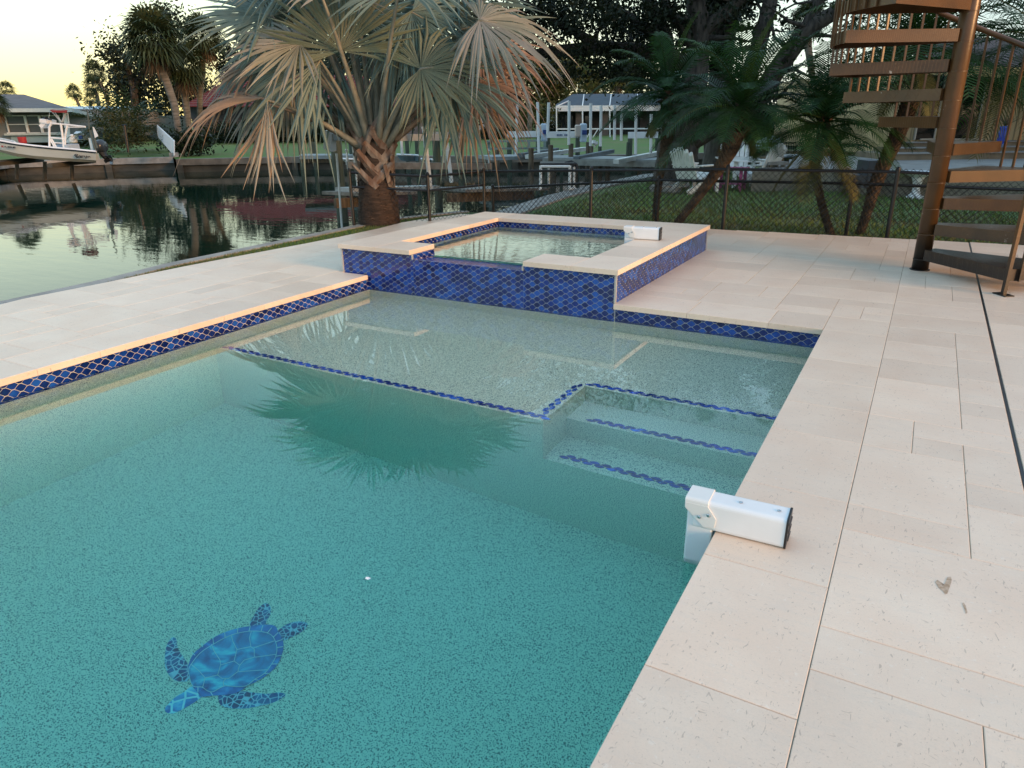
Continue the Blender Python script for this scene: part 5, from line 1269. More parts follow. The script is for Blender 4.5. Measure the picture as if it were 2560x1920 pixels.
# white picket privacy fence running away from the water
t = grp('picket_fence', 'white vinyl picket fence running from the far seawall up to the palms', 'fence', 433, 390, 25)
n_ = 15
for i in range(n_):
    t0, t1 = i/n_, (i+.72)/n_
    def q(tt): return lerp(434, 391, tt**.8), lerp(389, 338, tt**.8), lerp(352, 312, tt**.8), lerp(24.8, 34, tt)
    a, b = q(t0), q(t1)
    m = MB(); m.add([P(a[0], a[1], a[3]), P(b[0], b[1], b[3]), P(b[0], b[2]+1, b[3]), P((a[0]+b[0])/2, (a[2]+b[2])/2-1.2, (a[3]+b[3])/2), P(a[0], a[2]+1, a[3])]+[v+_r0*.04 for v in (P(a[0], a[1], a[3]), P(b[0], b[1], b[3]), P(b[0], b[2]+1, b[3]), P((a[0]+b[0])/2, (a[2]+b[2])/2-1.2, (a[3]+b[3])/2), P(a[0], a[2]+1, a[3]))],
                    [(4, 3, 2, 1, 0), (5, 6, 7, 8, 9)]+[(j, (j+1) % 5, 5+(j+1) % 5, 5+j) for j in range(5)]); m.build('picket', WHITE, t)
m = MB(); fbox(m, 423, 382, 437, 393, 24.9, .3); m.build('end_block', CONC, t)

# ---- sabal palms
def sabal(label, d, trunk, hub, R, nl, seed, dead=0, mt=SABL, grp_='cabbage palms on the far bank', nb=15):
    random.seed(seed); b = P(trunk[0][0], trunk[0][1], d); t = thing('cabbage_palm', label, 'palm tree', b, group=grp_)
    m = MB(); Q = [P(x, y, d) for x, y, w in trunk]; m.tube(Q, [w/2*d/FPX for x, y, w in trunk], 9); m.build('trunk', SABT, t, smooth=True)
    H = P(hub[0], hub[1], d); L = R*d/FPX; m = MB()
    for i in range(nl):
        el = R_(lerp(88, -40, (i/nl)**.75)); az = i*2.399+random.uniform(-.2, .2); v = Vector((math.cos(az)*math.cos(el), math.sin(az)*math.cos(el), math.sin(el)))
        fan_small(m, H, v, L*random.uniform(.85, 1.1), nb, .35)
    m.build('crown', mt, t)
    if dead:
        m = MB()
        for i in range(dead):
            az = i*2.399; v = Vector((math.cos(az)*.5, math.sin(az)*.5, -1)); fan_small(m, H-Vector((0, 0, L*.15)), v, L*random.uniform(.55, .85), 9, .5)
        m.build('dead_fronds', DEADL, t)
sabal('tallest left cabbage palm, its pale trunk bending right down to the lawn', 31, [(452, 384, 13), (447, 340, 15), (436, 262, 17), (418, 210, 18), (402, 172, 20), (390, 140, 18)], (380, 98), 82, 90, 31, 26)
sabal('shorter cabbage palm between the two tall ones, skirted with dead fronds', 33, [(478, 364, 14), (470, 300, 15), (462, 235, 16), (456, 200, 16)], (456, 165), 66, 70, 32, 34)
sabal('cabbage palm with a straight pale trunk in front of the red roof', 34, [(499, 300, 12), (500, 240, 13), (505, 190, 14), (507, 130, 15)], (507, 92), 60, 70, 33, 16)
sabal('cabbage palm with the highest crown of the three far silhouetted palms', 60, [(272, 262, 8), (262, 230, 8), (250, 208, 9), (240, 195, 8)], (236, 180), 32, 44, 34, 6)
sabal('far silhouetted cabbage palm just below the highest one', 58, [(248, 268, 8), (243, 240, 8), (236, 225, 8)], (232, 214), 27, 40, 35, 6)
sabal('small far silhouetted cabbage palm nearest the left edge of the yellow sky gap', 65, [(200, 268, 6), (192, 250, 7), (186, 240, 7)], (184, 231), 23, 36, 36, 3)
sabal('tiny far cabbage palm above the grey shingle roof', 70, [(14, 262, 5), (14, 235, 6)], (16, 222), 23, 34, 37, 2)
sabal('far cabbage palm right of the highest silhouetted one', 56, [(318, 270, 7), (308, 230, 8), (303, 205, 8)], (302, 188), 34, 44, 38, 4)
sabal('low far cabbage palm above the metal roof', 62, [(226, 270, 8), (226, 252, 8)], (226, 247), 20, 30, 39, 3)
sabal('cabbage palm at the left edge of the picture with hanging dark fronds', 30, [(-22, 352, 16), (-20, 300, 15), (-18, 262, 14)], (-14, 262), 42, 46, 40, 14)
sabal('cabbage palm lit golden behind the big oak limbs', 42, [(2030, 190, 14), (2022, 130, 16), (2015, 80, 18)], (2018, 52), 52, 60, 41, 8)
sabal('slim leaning palm between the white shed and the screened house', 36, [(1322, 345, 12), (1326, 290, 12), (1318, 240, 11), (1304, 200, 12), (1298, 180, 10)], (1296, 165), 40, 50, 42, 12)
sabal('cabbage palm painted in golden light just above the screened house roof', 60, [(1478, 262, 10), (1478, 225, 10)], (1478, 208), 34, 44, 43, 4, mt=OAKL2)
sabal('cabbage palm painted in golden light right of the one above the roof', 62, [(1545, 262, 10), (1545, 215, 10)], (1545, 196), 36, 44, 44, 4, mt=OAKL2)

# ---- broadleaf trees and shrubs
def tree(nm, label, d, base, trunk, blobs, n, s, seed, lm, cat='tree', clump=.5, group=None, bark=BARK, dz=2.0):
    random.seed(seed); b = P(base[0], base[1], d); t = thing(nm, label, cat, b, group=group)
    if trunk:
        m = MB()
        for li in trunk: m.tube([P(x, y, d) for x, y, w in li], [w/2*d/FPX for x, y, w in li], 7)
        m.build('trunk', bark, t, smooth=True)
    m = MB(); k = d/FPX
    cloud(m, [(P(x, y, d+random.uniform(-dz, dz)*.5), (rx*k, max(rx, ry)*k*.8, ry*k), rx*ry) for x, y, rx, ry in blobs], n, s, clump, 36)
    m.build('crown', lm, t); return t
G = 'background trees on the far bank'
tree('oak_tree', 'airy dark oak with lacy edges behind the tall cabbage palms', 48, (330, 330), [[(340, 330, 20), (335, 220, 16), (310, 140, 10), (275, 110, 5)], [(335, 220, 12), (400, 100, 8), (425, 40, 4)]],
     [(275, 105, 34, 26), (262, 130, 22, 22), (300, 150, 40, 40), (420, 55, 44, 34), (400, 30, 34, 20), (450, 80, 40, 40), (340, 200, 60, 60), (420, 200, 80, 60), (310, 230, 50, 40), (470, 230, 60, 60), (380, 130, 60, 50)], 9000, .13, 51, OAKL, group=G)
tree('oak_tree', 'dark oak whose top shows behind the red roof and fan palm', 62, (640, 330), [[(640, 330, 24), (640, 180, 14)]], [(590, 175, 60, 40), (660, 150, 70, 50), (760, 150, 80, 50), (880, 170, 90, 50), (560, 130, 40, 30), (620, 110, 30, 20), (980, 180, 80, 60)], 9000, .18, 52, OAKL, group=G)
tree('oak_tree', 'tree with golden sunlight in its leaf colour left of the screened house roof', 55, (1370, 345), [[(1380, 345, 22), (1370, 220, 14)]], [(1365, 200, 50, 46), (1340, 170, 40, 30), (1390, 240, 34, 30), (1420, 190, 40, 34), (1350, 265, 36, 26)], 6000, .16, 53, OAKL2, group=G)
tree('oak_tree', 'grey-green tree rising behind the ridge of the screened house', 66, (1500, 300), [[(1500, 300, 24), (1480, 180, 14)]], [(1440, 175, 70, 36), (1500, 190, 70, 34), (1400, 165, 50, 24), (1560, 200, 60, 34), (1600, 180, 60, 40)], 6500, .17, 54, GREENL, group=G)
tree('oak_tree', 'dense dark tree mass right behind the fan palm and white shed', 58, (1200, 330), [[(1180, 335, 24), (1190, 220, 16)]], [(1150, 230, 70, 60), (1230, 220, 60, 60), (1280, 240, 50, 60), (1100, 250, 60, 50), (1180, 160, 60, 50), (1260, 290, 60, 40), (1050, 230, 70, 60)], 9000, .18, 55, OAKL, group=G)
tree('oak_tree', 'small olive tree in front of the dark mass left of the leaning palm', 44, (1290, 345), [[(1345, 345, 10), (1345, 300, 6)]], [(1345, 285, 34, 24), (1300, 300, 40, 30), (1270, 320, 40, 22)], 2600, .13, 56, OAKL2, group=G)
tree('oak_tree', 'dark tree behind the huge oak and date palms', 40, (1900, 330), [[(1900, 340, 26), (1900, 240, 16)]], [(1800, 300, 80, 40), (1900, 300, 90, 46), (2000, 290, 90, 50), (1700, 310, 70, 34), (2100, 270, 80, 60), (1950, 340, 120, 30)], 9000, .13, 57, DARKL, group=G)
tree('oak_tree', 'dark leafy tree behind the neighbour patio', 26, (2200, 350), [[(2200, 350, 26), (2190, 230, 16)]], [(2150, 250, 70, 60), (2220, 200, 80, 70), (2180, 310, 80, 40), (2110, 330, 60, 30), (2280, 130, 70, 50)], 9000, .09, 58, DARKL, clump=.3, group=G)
def shrub(label, d, blobs, n, s, seed, lm, nm='shrub', clump=.3, grp_=None, stems=None): return tree(nm, label, d, (blobs[0][0], blobs[0][1]+blobs[0][3]), stems or [[(blobs[0][0], blobs[0][1]+blobs[0][3], 8), (blobs[0][0], blobs[0][1], 4)]], blobs, n, s, seed, lm, 'shrub', clump, grp_)
# round areca thicket
random.seed(61); t = grp('areca_palm', 'big round thicket of arching areca palm fronds left of the picket fence', 'palm tree', 315, 340, 34)
m = MB(); c0 = P(315, 338, 34)
for i in range(120):
    az = i*2.399; el = R_(lerp(88, 5, (i/120)**.7)); rr = random.uniform(0, .9); feather(m, c0+Vector((math.cos(az)*rr, math.sin(az)*rr, random.uniform(-.2, .4))), az, el, random.uniform(1.3, 2.0), n=12, grav=1.1, ll=.22, w=.03)
m.build('crown', mat('areca_leaf', (.020, .045, .014), .5, color2=(.05, .07, .02), scale=1.2, island=.3, transl=.2), t)
m = MB()
for i in range(14): a = i*2.4; m.tube([c0+Vector((math.cos(a)*.5, math.sin(a)*.5, -.2)), c0+Vector((math.cos(a)*.8, math.sin(a)*.8, 1.0))], .04, 5)
m.build('stems', SABT, t)
shrub('low twiggy olive shrub in front of the round palm thicket', 30, [(308, 330, 34, 26), (290, 345, 26, 16), (330, 340, 26, 22), (300, 300, 20, 12)], 2600, .07, 62, leafmat('olive_shrub', (.06, .06, .022), (.035, .05, .018)))
shrub('dark clipped hedge below the red tiled house', 42, [(650, 330, 110, 20), (800, 330, 90, 20), (930, 331, 80, 19), (560, 332, 60, 18)], 8000, .10, 63, DARKL, 'hedge')
shrub('dark shrubs beside the screened house corner', 45, [(1378, 330, 14, 18), (1362, 338, 12, 12)], 900, .10, 64, DARKL)
shrub('dark bush under the drooping pink fronds on the far lawn', 43, [(1235, 330, 26, 18), (1210, 338, 20, 10)], 1400, .10, 65, DARKL)
shrub('spiky dark plants at the feet of the tall cabbage palms', 31, [(470, 360, 30, 18), (500, 355, 26, 18), (440, 350, 16, 16)], 1800, .09, 66, DARKL)
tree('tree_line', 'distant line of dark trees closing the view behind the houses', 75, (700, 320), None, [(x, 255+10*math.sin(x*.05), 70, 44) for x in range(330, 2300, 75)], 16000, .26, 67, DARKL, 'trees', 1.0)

# ---- docks and lifts
PG = 'dock pilings standing in the canal'
def piling(x, yt, yb, r, label, mt=PILE, par=None):
    b = Z(x, yb, CZ); top = V(x-(yb-yt)*.03, yt, b); m = MB(); z0 = -1.5
    pts = [(b.x, b.y, z0), (b.x, b.y, b.z+.05), (b.x, b.y, (b.z+top.z)/2), (b.x, b.y, top.z-.012), (b.x, b.y, top.z)]
    m.tube(pts, [r*1.03, r, r*.97, r*.94, r*.88], 14); o = m.build('piling', mt, par)
    if par is None: tag(o, label, 'piling', PG)
    return b, top
piling(1328, 370, 494, .068, 'nearest right piling, thick and olive, left of the white fish table', PILE_B)
piling(1376, 362, 470, .072, 'thick piling right behind the black topped white fish table', PILE_B)
piling(1426, 359, 458, .075, 'thick piling at the right end of the white fish table', PILE_B)
piling(1468, 355, 446, .07, 'thick pale piling standing alone right of the fish table', PILE_B)
piling(1244, 355, 428, .075, 'brown piling at the left end of the railed dock', PILE_B)
piling(1478, 365, 424, .06, 'thin brown piling just behind the lone pale one', PILE_B)
piling(1498, 365, 426, .07, 'green-topped piling right of the lone pale one')
piling(1568, 355, 430, .07, 'green piling half hidden by the hanging date palm fronds')
piling(1404, 372, 430, .06, 'short white-capped piling behind the fish table')
piling(757, 356, 425, .08, 'left one of two thin pilings left of the fan palm trunk')
piling(790, 355, 424, .08, 'right one of two thin pilings left of the fan palm trunk')
# centre lift behind the fan palm
cl = thing('boat_lift', 'weathered white-beamed boat lift on tall pilings behind the fan palm trunk', 'boat lift', Z(861, 545, CZ))
corner = {}
for nm_, x, yt, yb, r in (('a', 858, 350, 556, .105), ('b', 1098, 351, 520, .085), ('c', 1155, 345, 476, .085), ('d', 885, 350, 452, .075), ('e', 1022, 350, 440, .07), ('f', 1046, 350, 436, .07)): corner[nm_] = piling(x, yt, yb, r, None, PILE, cl)
WBEAM = mat('weathered_beam', (.40, .43, .42), .7, color2=(.20, .20, .18), scale=6, lo=.5, hi=.7)
dA = math.hypot(corner['a'][0].x, corner['a'][0].y); dD = 13.0
def Dd(x, y, d): return D(x, y, d)
m = MB(); m.beam(Dd(825, 343, 10.4), Dd(905, 345, 11.6), .10, .085); m.build('beam', WBEAM, cl)
m = MB(); m.beam(Dd(985, 344, 11.8), Dd(1100, 343, 12.2), .10, .10); m.build('beam', WBEAM, cl)
m = MB(); m.beam(Dd(1090, 338, 12.3), Dd(1156, 339, 15.2), .10, .11); m.build('beam', WBEAM, cl)
m = MB(); m.prism([(0, 0)]*3, 0, 0) if False else None
a, b, c, d_ = Dd(812, 326, 10.3), Dd(826, 328, 10.3), Dd(826, 380, 10.3), Dd(808, 372, 10.3)
m.add([a, b, c, d_]+[v+_n*.35 for v in (a, b, c, d_)], [(0, 1, 2, 3), (7, 6, 5, 4), (0, 4, 5, 1), (1, 5, 6, 2), (2, 6, 7, 3), (3, 7, 4, 0)]); m.build('end_cover', WHITE, cl)
for (x0, y0, x1, y1, dd, r) in ((881, 326, 898, 470, 10.8, .035), (1060, 322, 1077, 475, 11.6, .034), (1111, 317, 1129, 456, 12.6, .034), (892, 318, 900, 380, 13.5, .03), (1002, 335, 1006, 388, 13.5, .025), (842, 390, 856, 585, 9.9, .014)):
    p = Dd((x0+x1)/2, y1, dd); q_ = V(x0, y0, Dd(x0, y1, dd)); m = MB(); m.tube([Dd(x1, y1, dd), q_], r, 10); m.tube([q_, q_+Vector((0, 0, .03))], r*1.2, 10); m.build('guide_pole', PVC, cl)
m = MB(); m.beam(Dd(868, 413, 14.2), Dd(1228, 416, 15.6), .08, .13); m.build('bunk_beam', DOCKW, cl)
m = MB(); m.beam(Dd(860, 474, 11.4), Dd(1080, 468, 13.2), .35, .06); m.build('bunk', WBEAM, cl)
# low dock in the near basin
t = thing('dock', 'low grey plank dock in the near basin behind the chain-link fence', 'dock', Z(1150, 480, CZ))
m = MB(); a, b = Dd(1120, 474, 13.4), Dd(1330, 470, 15.2); m.beam(a, b, .9, .05); 
for i in range(16): pass
m.build('planks', DOCKW, t); m = MB(); m.beam(a-_n*.45-Vector((0, 0, .1)), b-_n*.45-Vector((0, 0, .1)), .05, .16); m.build('stringer', PILE_B, t)
t = thing('dock', 'narrow low dock running left behind the fan palm trunk', 'dock', Z(900, 500, CZ))
m = MB(); a, b = Dd(850, 484, 11.2), Dd(1000, 480, 12.4); m.beam(a, b, .7, .05); m.build('planks', DOCKW, t); m = MB(); m.beam(a-_n*.36-Vector((0, 0, .1)), b-_n*.36-Vector((0, 0, .1)), .05, .14); m.build('stringer', PILE_B, t)
# far docks
t = thing('dock', 'white-edged dock on the far bank left of the fan palm trunk', 'dock', Z(800, 424, CZ))
m = MB(); m.beam(Dd(750, 391, 23.6), Dd(905, 390, 23.6), 1.2, .10); m.build('planks', mat('pale_dock', (.30, .32, .31), .8, var=.2), t); m = MB(); m.beam(Dd(752, 399, 23.2), Dd(905, 399, 23.2), .1, .18); m.build('fascia', PILE_B, t)
t = thing('dock', 'railed green-grey dock along the far seawall beneath the lift beams', 'dock', Z(1300, 426, CZ))
m = MB(); m.beam(Dd(1212, 394, 22.6), Dd(1372, 391, 23.4), 1.3, .10); m.build('planks', mat('pale_dock', (.30, .32, .31), .8), t)
m = MB(); m.beam(Dd(1216, 354, 24.2), Dd(1368, 351, 24.6), .10, .06); m.beam(Dd(1218, 372, 24.2), Dd(1368, 370, 24.6), .06, .06); m.build('railing', mat('green_grey_rail', (.22, .28, .26), .8, var=.2), t)
for x in (1222, 1286, 1322, 1362): m = MB(); m.beam(Dd(x, 354, 24.3), Dd(x, 393, 24.3), .09, .09); m.build('post', mat('green_grey_rail', (.22, .28, .26)), t)
t = thing('dock', 'pale dock with angled bunks right of the railed dock', 'dock', Z(1450, 430, CZ))
m = MB(); m.beam(Dd(1372, 396, 21.6), Dd(1660, 402, 21.0), 1.4, .12); m.build('planks', mat('pale_dock', (.30, .32, .31), .8), t); m = MB(); m.beam(Dd(1360, 404, 20.8), Dd(1660, 411, 20.2), .08, .16); m.build('fascia', mat('pale_fascia', (.36, .37, .33), .8, var=.3), t)
for i, x in enumerate((1385, 1440, 1500, 1520, 1600, 1640)): m = MB(); p = Dd(x, 404, 20.9); m.tube([(p.x, p.y, -1.4), (p.x, p.y, p.z)], .07, 8); m.build('post', PILE_B, t)
# two white lifts with motors
def lift(label, xa, xb, y, d, motor, poles, posts, txt=None):
    t = thing('boat_lift', label, 'boat lift', Z((xa+xb)/2, 428, CZ), group='white aluminium boat lifts')
    m = MB(); m.beam(Dd(xa, y, d), Dd(xb, y-1, d), .14, .17); bm = m.build('beam', WHITE, t)
    if motor:
        m = MB(); c = Dd(motor, y-10, d-.1); m.box(c, (.28, .30, .32), -YAW); m.build('motor', mat('motor_cream', (.62, .52, .44), .5, var=.1), t, bevel=.03)
        m = MB(); c = Dd(motor+8, y-5, d-.1); m.box(c, (.18, .34, .50), -YAW); m.build('motor_cover', mat('cover_pale_blue', (.50, .60, .70), .5, var=.1), t, bevel=.04)
        m = MB(); c = Dd(motor+11, y-6, d-.3); m.box(c, (.13, .06, .12), -YAW); m.build('cover_label', mat('label_blue', (.02, .05, .20), .5), t)
    for x0, y0, x1, y1, dd in poles:
        m = MB(); m.tube([Dd(x1, y1, dd), Dd(x0, y0, dd)], .042, 8); m.build('guide_pole', PVC, t)
    for x, yt, yb in posts: piling(x, yt, yb, .09, None, PILE, t)
    return t, bm
lift('left white lift with a cream motor box over the railed dock', 1268, 1352, 336, 22.5, 1352, ((1293, 260, 1290, 388, 22), (1344, 255, 1347, 382, 22)), ((1274, 345, 428), (1345, 345, 420)))
t, bm = lift('middle white lift with faded blue marks on its beam and a cream motor box', 1366, 1446, 337, 21.5, 1450, ((1372, 256, 1369, 335, 21.2), (1423, 253, 1422, 362, 21), (1477, 258, 1476, 365, 21), (1503, 263, 1501, 366, 21)), ((1369, 343, 432), (1443, 342, 424)))
m = MB()
for x, w_ in ((1392, 3.2), (1396, 2.6), (1399.5, 3), (1403.5, 2.4), (1411, 3), (1415, 2.4), (1418.5, 2.6)): m.beam(Dd(x, 337.6, 21.41), Dd(x+w_, 337.5, 21.41), .012, .045)
m.build('faded_lettering', mat('faded_blue_letters', (.12, .16, .26), .7), bm)
lift('right white lift half hidden behind the date palm fronds', 1570, 1645, 338, 22.0, None, ((1537, 262, 1536, 350, 21), (1554, 280, 1553, 352, 21), (1590, 275, 1589, 385, 21), (1628, 285, 1627, 385, 21)), ((1572, 345, 428), (1640, 345, 424)))
m0 = grp('floodlight', 'small white floodlight cluster on a dock post', 'lamp', 1487, 368, 20); m = MB(); m.tube([P(1487, 368, 20), P(1487, 360, 20)], .03, 6); m.build('stand', ALU, m0); m = MB(); m.lathe(P(1484, 361, 20), [(.03, 0), (.07, .03), (.05, .1)], 8); m.lathe(P(1490, 363, 20), [(.03, 0), (.06, .03), (.05, .09)], 8); m.build('lamp_head', WHITE, m0)
for i, (x0, y0, d0, x1, y1, d1) in enumerate(((1300, 388, 22, 1392, 374, 24), (1318, 392, 21.4, 1465, 372, 24), (1440, 396, 20.6, 1530, 378, 23), (1540, 404, 19.5, 1650, 382, 22))):
    m = MB(); m.beam(Dd(x0, y0, d0), Dd(x1, y1, d1), .16, .11); m.beam(Dd(x0, y0-2.5, d0), Dd(x1, y1-2.5, d1), .17, .03)
    tag(m.build('lift_bunk', ALU if i % 2 else mat('carpet_bunk', (.16, .19, .20), .9, var=.2)), ['grey bunk rail slanting up left of the middle lift', 'long silver bunk rail slanting up behind the nearest pilings', 'grey bunk rail slanting up right of the lone pale piling', 'silver bunk rail slanting up behind the date palm fronds'][i], 'bunk rail', 'slanting lift bunk rails')
# fish table with black top
fd = 13.6; t = thing('fish_table', 'white pipe-framed table with a black top at the lawn seawall', 'table', Dd(1390, 470, fd))
m = MB()
for x, y in ((1351, 475), (1424, 473)): m.tube([Dd(x, y, fd), Dd(x+1, 414, fd)], .028, 7)
for x, y in ((1372, 466), (1435, 470)): m.tube([Dd(x, y, fd+.7), Dd(x, 412, fd+.7)], .024, 7)
m.tube([Dd(1351, 416, fd), Dd(1425, 416, fd)], .028, 7); m.tube([Dd(1372, 413, fd+.7), Dd(1435, 413, fd+.7)], .024, 7); m.tube([Dd(1424, 473, fd), Dd(1437, 471, fd+.7)], .024, 7)
m.build('frame', PVC, t)
m = MB(); m.beam(Dd(1350, 410.5, fd+.3), Dd(1436, 410, fd+.3), .62, .07); m.tube([Dd(1412, 409, fd+.2), Dd(1428, 405, fd+.3), Dd(1440, 411, fd+.2), Dd(1444, 424, fd+.2)], .035, 7); m.build('cover', mat('black_tarp', (.012, .013, .016), .6, var=.3, scale=10, bump=.6, bscale=12), t, bevel=.01)
# small boats at the far docks
def dinghy(label, x0, x1, y0, y1, d, mt):
    t = grp('dinghy', label, 'boat', (x0+x1)/2, y1, d, 'small boats at the far docks'); m = MB(); n_ = 6; vs = []; S = []
    for i in range(n_+1):
        u = i/n_; hb = .45*math.sin(math.pi*min(1, .25+u*.75))**.6 if u < .98 else .4; x = lerp(x0, x1, u); ys = lerp(y0, y0+2, u); yk = y1 if u > .2 else lerp(y0+3, y1, u/.2)
        vs += [P(x, ys, d-hb), P(x, yk, d-hb*.7), P(x, yk, d+hb*.7), P(x, ys, d+hb)]
    fs = [(4*i+j, 4*i+4+j, 4*i+5+j, 4*i+1+j) for i in range(n_) for j in range(3)]+[(0, 1, 2, 3), (4*n_+3, 4*n_+2, 4*n_+1, 4*n_)]; m.add(vs, fs); m.build('hull', mt, t)
    m = MB(); m.tube([vs[4*i]for i in range(n_+1)], .025, 5); m.tube([vs[4*i+3]for i in range(n_+1)], .025, 5); m.build('gunwale', WHITE, t)
dinghy('blue-grey dinghy raised behind the fan palm trunk', 992, 1046, 386, 403, 20, mat('dinghy_blue', (.22, .30, .34), .5, var=.2))
dinghy('small white dinghy with a dark stripe right of the blue-grey one', 1053, 1082, 397, 409, 19, HULL)
dinghy('white flat boat left of the fan palm trunk at the far dock', 856, 910, 397, 408, 18, HULL)
def lantern(x, y, d, yb, label):
    t = grp('dock_lantern', label, 'lamp', x, yb, d, 'small dock lanterns'); k = d/FPX
    m = MB(); m.tube([P(x, yb, d), P(x, y+4, d)], .022, 6); m.build('post', ALU, t)
    m = MB(); m.lathe(P(x, y+5, d), [(2*k, 0), (3.6*k, 6*k), (4.4*k, 7*k), (1.2*k, 10*k), (.4*k, 13*k)], 8); m.build('lamp_head', mat('lantern_glass', (.42, .44, .40), .4, var=.2), t)
lantern(867, 378, 16, 412, 'dock lantern left of the fan palm trunk'); lantern(1109, 378, 17, 411, 'dock lantern right of the fan palm trunk'); lantern(1222, 380, 20, 411, 'dock lantern at the left end of the railed dock')

# ---- neighbour patio and house on the right
SID = mat('sun_tinted_cream_siding', (.55, .42, .24), .8, color2=(.48, .36, .20), scale=1.5); TRIMW = mat('door_trim', (.50, .48, .42), .6, var=.1); DECKG = mat('composite_deck', (.30, .29, .27), .8, var=.2, scale=3)  # siding colour has some golden sunlight mixed in
RISER = mat('riser_boards', (.26, .21, .14), .85, color2=(.17, .14, .10), scale=3, stretch=(1, 1, .2))
h = grp('house', 'cream board-and-batten house with glass doors behind the spiral stair', 'house', 2400, 385, 17)
HD = 17.0
m = MB(); fbox(m, 2256, 160, 2900, 385, HD, 8); 
m.build('wall', SID, h)
m = MB()
for i in range(42):
    x = 2258+i*14.5
    if 2302 < x < 2352 or 2368 < x < 2456: continue
    fbox(m, x, 172, x+2.6, 384, HD-.02, .03)
m.build('battens', mat('batten_shade', (.34, .26, .15), .8, var=.2), h)  # siding colour darkened to give the battens their shade
m = MB(); solid(m, [(2236, 172, HD-1.2), (2920, 196, HD-1.2), (2860, 100, HD+5), (2380, 92, HD+5)], [(0, 1, 2, 3)]); m.build('roof', mat('brown_roof', (.10, .055, .045), .8, var=.3), h)
m = MB(); m.beam(P(2238, 171, HD-1.2), P(2920, 195, HD-1.2), .06, .2); m.build('fascia', mat('fascia_gold', (.50, .36, .16), .6, var=.1), h)
for nm_, x0, x1 in (('glass_door', 2304, 2350), ('glass_door', 2370, 2454)):
    m = MB(); fbox(m, x0, 178, x1, 348, HD-.06, .04); g_ = m.build(nm_, mat('door_glass', (.012, .016, .016), .04, var=.3), h)
    m = MB()
    for a in ((x0-3, 176, x0, 350), (x1, 176, x1+3, 350), (x0-3, 346, x1+3, 350), (x0-3, 175, x1+3, 178)): fbox(m, *a, HD-.09, .06)
    m.build('frame', TRIMW, g_)
m = MB(); m.lathe(P(2446, 204, HD-.7), [(.02, .30), (.16, .0), (.17, -.03), (.02, -.05)], 14); m.build('porch_lamp', mat('lamp_shade_dark', (.05, .03, .02), .5), h)
t = grp('patio_steps', 'three wide boarded steps rising to the cream house doors', 'steps', 2400, 407, 16)
for i, (x0, y0, y1, d) in enumerate(((2274, 352, 372, 16.4), (2244, 366, 388, 15.9), (2226, 380, 410, 15.4))):
    m = MB(); fbox(m, x0, y0+2, 2900, y1, d, 17-d); m.build('riser', RISER, t); m = MB(); fbox(m, x0-2, y0, 2900, y0+2, d-.04, .5); m.build('tread', DECKG, t)
t = grp('patio', 'raised grey neighbour patio edged with beige boards', 'patio', 2150, 470, 12.6)
pv = [P(x, y, d) for x, y, d in ((1965, 424, 13.0), (2050, 428, 12.6), (2160, 440, 12.2), (2330, 440, 12.2), (2800, 450, 12.2), (2800, 405, 16.8), (2200, 400, 16.8), (1985, 398, 16.0))]
zt = P(2200, 425, 12.4).z
pv = [P(1965, 0, 13.2), P(2060, 0, 12.7), P(2200, 0, 12.4), P(2800, 0, 12.4), P(2800, 0, 17), P(1975, 0, 17)]
m = MB(); pp = [(p.x, p.y) for p in [CP+ (ray(x, 960).normalized() * 0 + ray(x, 960)*(d/ray(x, 960).dot(_n))) for x, d in ((1885, 13.4), (2000, 12.8), (2160, 12.4), (2420, 12.4), (3000, 12.4), (3000, 17), (1960, 17))]]
# footprint from the pixel rays at patio level
def G_(x, y, z): return Z(x, y, z)
PZ = P(2250, 412, 14).z
fp = [Z(x, y, PZ) for x, y in ((1880, 424), (2000, 421), (2110, 423), (2240, 432), (2400, 434), (2800, 446))]; fp += [P(2800, 405, 17.2), P(2000, 400, 17.2)]
m.prism([(p.x, p.y) for p in fp], PZ-.04, PZ); m.build('floor', DECKG, t)
m = MB(); c = sum((Vector((p.x, p.y, 0)) for p in fp), Vector())/len(fp); sp2 = [(lerp(p.x, c.x, .004), lerp(p.y, c.y, .004)) for p in fp]; m.prism(sp2, LZ-.05, PZ-.042); m.build('skirt', mat('patio_boards', (.25, .22, .17), .85, color2=(.19, .17, .13), scale=1.2, stretch=(1, 1, 9)), t)
# bench
t = thing('bench', 'long brown wooden bench behind the right white chair', 'bench', Z(1930, 462, LZ)); bd = 15.2
m = MB(); m.beam(P(1830, 397, bd), P(1960, 399, bd), .35, .10); m.build('seat', mat('bench_wood', (.22, .15, .08), .8, var=.3, scale=4), t)
for x in (1850, 1962): m = MB(); m.beam(P(x, 399, bd), P(x, 428, bd), .12, .12, up=(0, 1, 0)); m.build('leg', mat('bench_wood', (.22, .15, .08)), t)
t = thing('bench', 'small grey bench in front of the brown one', 'bench', Z(1940, 470, LZ))
m = MB(); m.beam(P(1914, 408, 13.8), P(1965, 407, 13.8), .3, .05); m.build('seat', DOCKW, t)
for x in (1920, 1958): m = MB(); m.beam(P(x, 409, 13.8), P(x, 430, 13.8), .06, .2, up=(0, 1, 0)); m.build('leg', DOCKW, t)
# mosaic table
t = thing('round_table', 'round table with a pale mosaic top behind the white chairs', 'table', P(1964, 420, 14.6))
m = MB(); m.lathe(P(1964, 388, 14.6), [(.27, -.03), (.28, -.02), (.28, .0), (.27, .012)], 28); m.build('tabletop', mat('mosaic_top', (.42, .46, .48), .3, color2=(.12, .16, .22), scale=9, lo=.45, hi=.55), t)
m = MB(); m.lathe(P(1964, 420, 14.6), [(.16, 0), (.05, .05), (.05, .20), (.10, .24)], 12); m.build('pedestal', DARK, t)
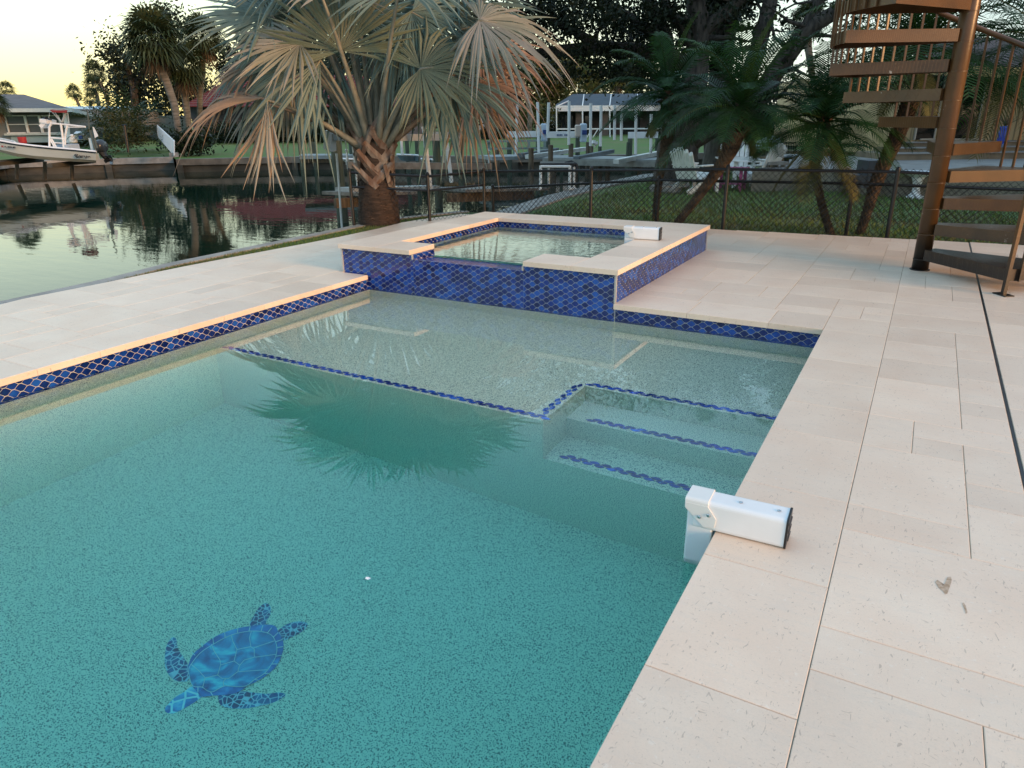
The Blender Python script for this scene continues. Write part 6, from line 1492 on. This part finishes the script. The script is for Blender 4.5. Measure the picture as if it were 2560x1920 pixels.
# blue vase with plant
c = P(2502, 368, 15.2); t = thing('vase', 'tall cobalt blue ceramic vase holding a spiky plant by the house door', 'vase', c)
m = MB(); m.lathe(c, [(.07, 0), (.085, .05), (.10, .12), (.09, .2), (.10, .28), (.085, .36), (.095, .40), (.07, .41)], 18); m.build('pot', mat('cobalt_glaze', (.02, .05, .34), .15, color2=(.25, .32, .45), scale=7, lo=.58, hi=.64), t, smooth=True)
m = MB(); random.seed(71)
for i in range(26): v = uv3(); v.z = abs(v.z)+.5; v.normalize(); q = c+Vector((0, 0, .42)); s_ = v.cross(uv3()).normalized()*.012; m.add([q-s_, q+s_, q+v*random.uniform(.15, .38)], [(0, 1, 2)])
m.build('plant', mat('red_green_plant', (.14, .04, .03), .6, color2=(.04, .07, .03), scale=12), t)
# birdbath
c = Z(2296, 478, LZ); c = P(2290, 474, 11.9); c.z = LZ; t = thing('birdbath', 'white pedestal birdbath on the lawn before the patio', 'birdbath', c)
m = MB(); m.lathe(c, [(.15, 0), (.13, .04), (.08, .07), (.055, .14), (.07, .26), (.10, .34)], 18); m.build('pedestal', WHITE, t, smooth=True)
m = MB(); m.lathe(c, [(.10, .34), (.24, .40), (.26, .43), (.22, .41), (.02, .39)], 22); m.build('bowl', WHITE, t, smooth=True)
# dark step boxes by the patio
t = thing('step_box', 'dark blue-grey step block against the patio edge left of the birdbath', 'step', P(2165, 465, 12.0))
m = MB(); fbox(m, 2168, 402, 2200, 470, 12.0, .4); m.build('upper_step', mat('slate_box', (.035, .045, .06), .6, var=.2), t); m = MB(); fbox(m, 2128, 438, 2168, 470, 12.0, .4); m.build('lower_step', mat('slate_box', (.035, .045, .06)), t)
# planter pot with plant on patio
c = P(2090, 402, 15); t = thing('planter', 'black flower pot on the patio holding a small palm', 'planter', c)
m = MB(); m.lathe(c, [(.10, 0), (.15, .2), (.16, .22), (.13, .21)], 12); m.build('pot', BLACKP, t)
m = MB(); random.seed(72)
for i in range(14): feather(m, c+Vector((0, 0, .2)), i*2.4, R_(random.uniform(25, 80)), .6, n=10, grav=1.0, w=.02)
m.build('foliage', PALML, t)
# pickup / pale blue tarp shape beyond the oaks and the black pool fence there
t = grp('boat_cover', 'pale blue covered boat beyond the oaks above the black picket fence', 'boat', 1960, 395, 24, None)
m = MB(); solid(m, [(1880, 372, 24), (1990, 374, 24), (1985, 350, 24.5), (1930, 338, 24.5), (1895, 352, 24.3), (1880, 372, 26), (1990, 374, 26), (1985, 350, 25.5), (1930, 338, 25.5), (1895, 352, 25.6)], [(4, 3, 2, 1, 0), (5, 6, 7, 8, 9)]+[(j, (j+1) % 5, 5+(j+1) % 5, 5+j) for j in range(5)]); m.build('cover', mat('pale_blue_tarp', (.45, .58, .66), .6, var=.1), t)
t = grp('metal_fence', 'black metal picket fence beyond the white chairs', 'fence', 1900, 398, 22)
m = MB(); m.beam(P(1852, 360, 22), P(1990, 357, 22), .04, .04); m.beam(P(1852, 392, 22), P(1990, 390, 22), .04, .04); m.build('rail', BLACK, t)
for i in range(24): m = MB(); x = 1852+i*6; m.beam(P(x, 357, 22), P(x, 396, 22), .02, .02, up=(0, 1, 0)); m.build('picket', BLACK, t)

# ---- added trees, out of view, that keep the sun lamp off back lawn and canal
random.seed(91)
for i, y in enumerate((11.5, 15.5, 20, 25, 30.5, 36.5, 43, 50)):
    x = 10.5+.12*(y-11)+random.uniform(-.4, .4); hgt = 9+.12*y; t = thing('sun_block_oak', ['first', 'second', 'third', 'fourth', 'fifth', 'sixth', 'seventh', 'eighth'][i]+' unseen dense oak of the sun-blocking row added on the right-hand plot, counted from the deck', 'tree', (x, y, LZ), group='added row of oaks that blocks the sun')
    m = MB(); m.tube([(x, y, LZ), (x+.2, y, 3), (x, y+.2, hgt*.8)], [.35, .28, .1], 8); m.build('trunk', BARK, t, smooth=True)
    m = MB(); cloud(m, [((x, y, hgt*.30), (2.0, 3.0, hgt*.30), 1), ((x, y, hgt*.68), (2.4, 3.4, hgt*.34), 1.4)], 5200, .26, .5, 30, .5); m.build('crown', DARKL, t)
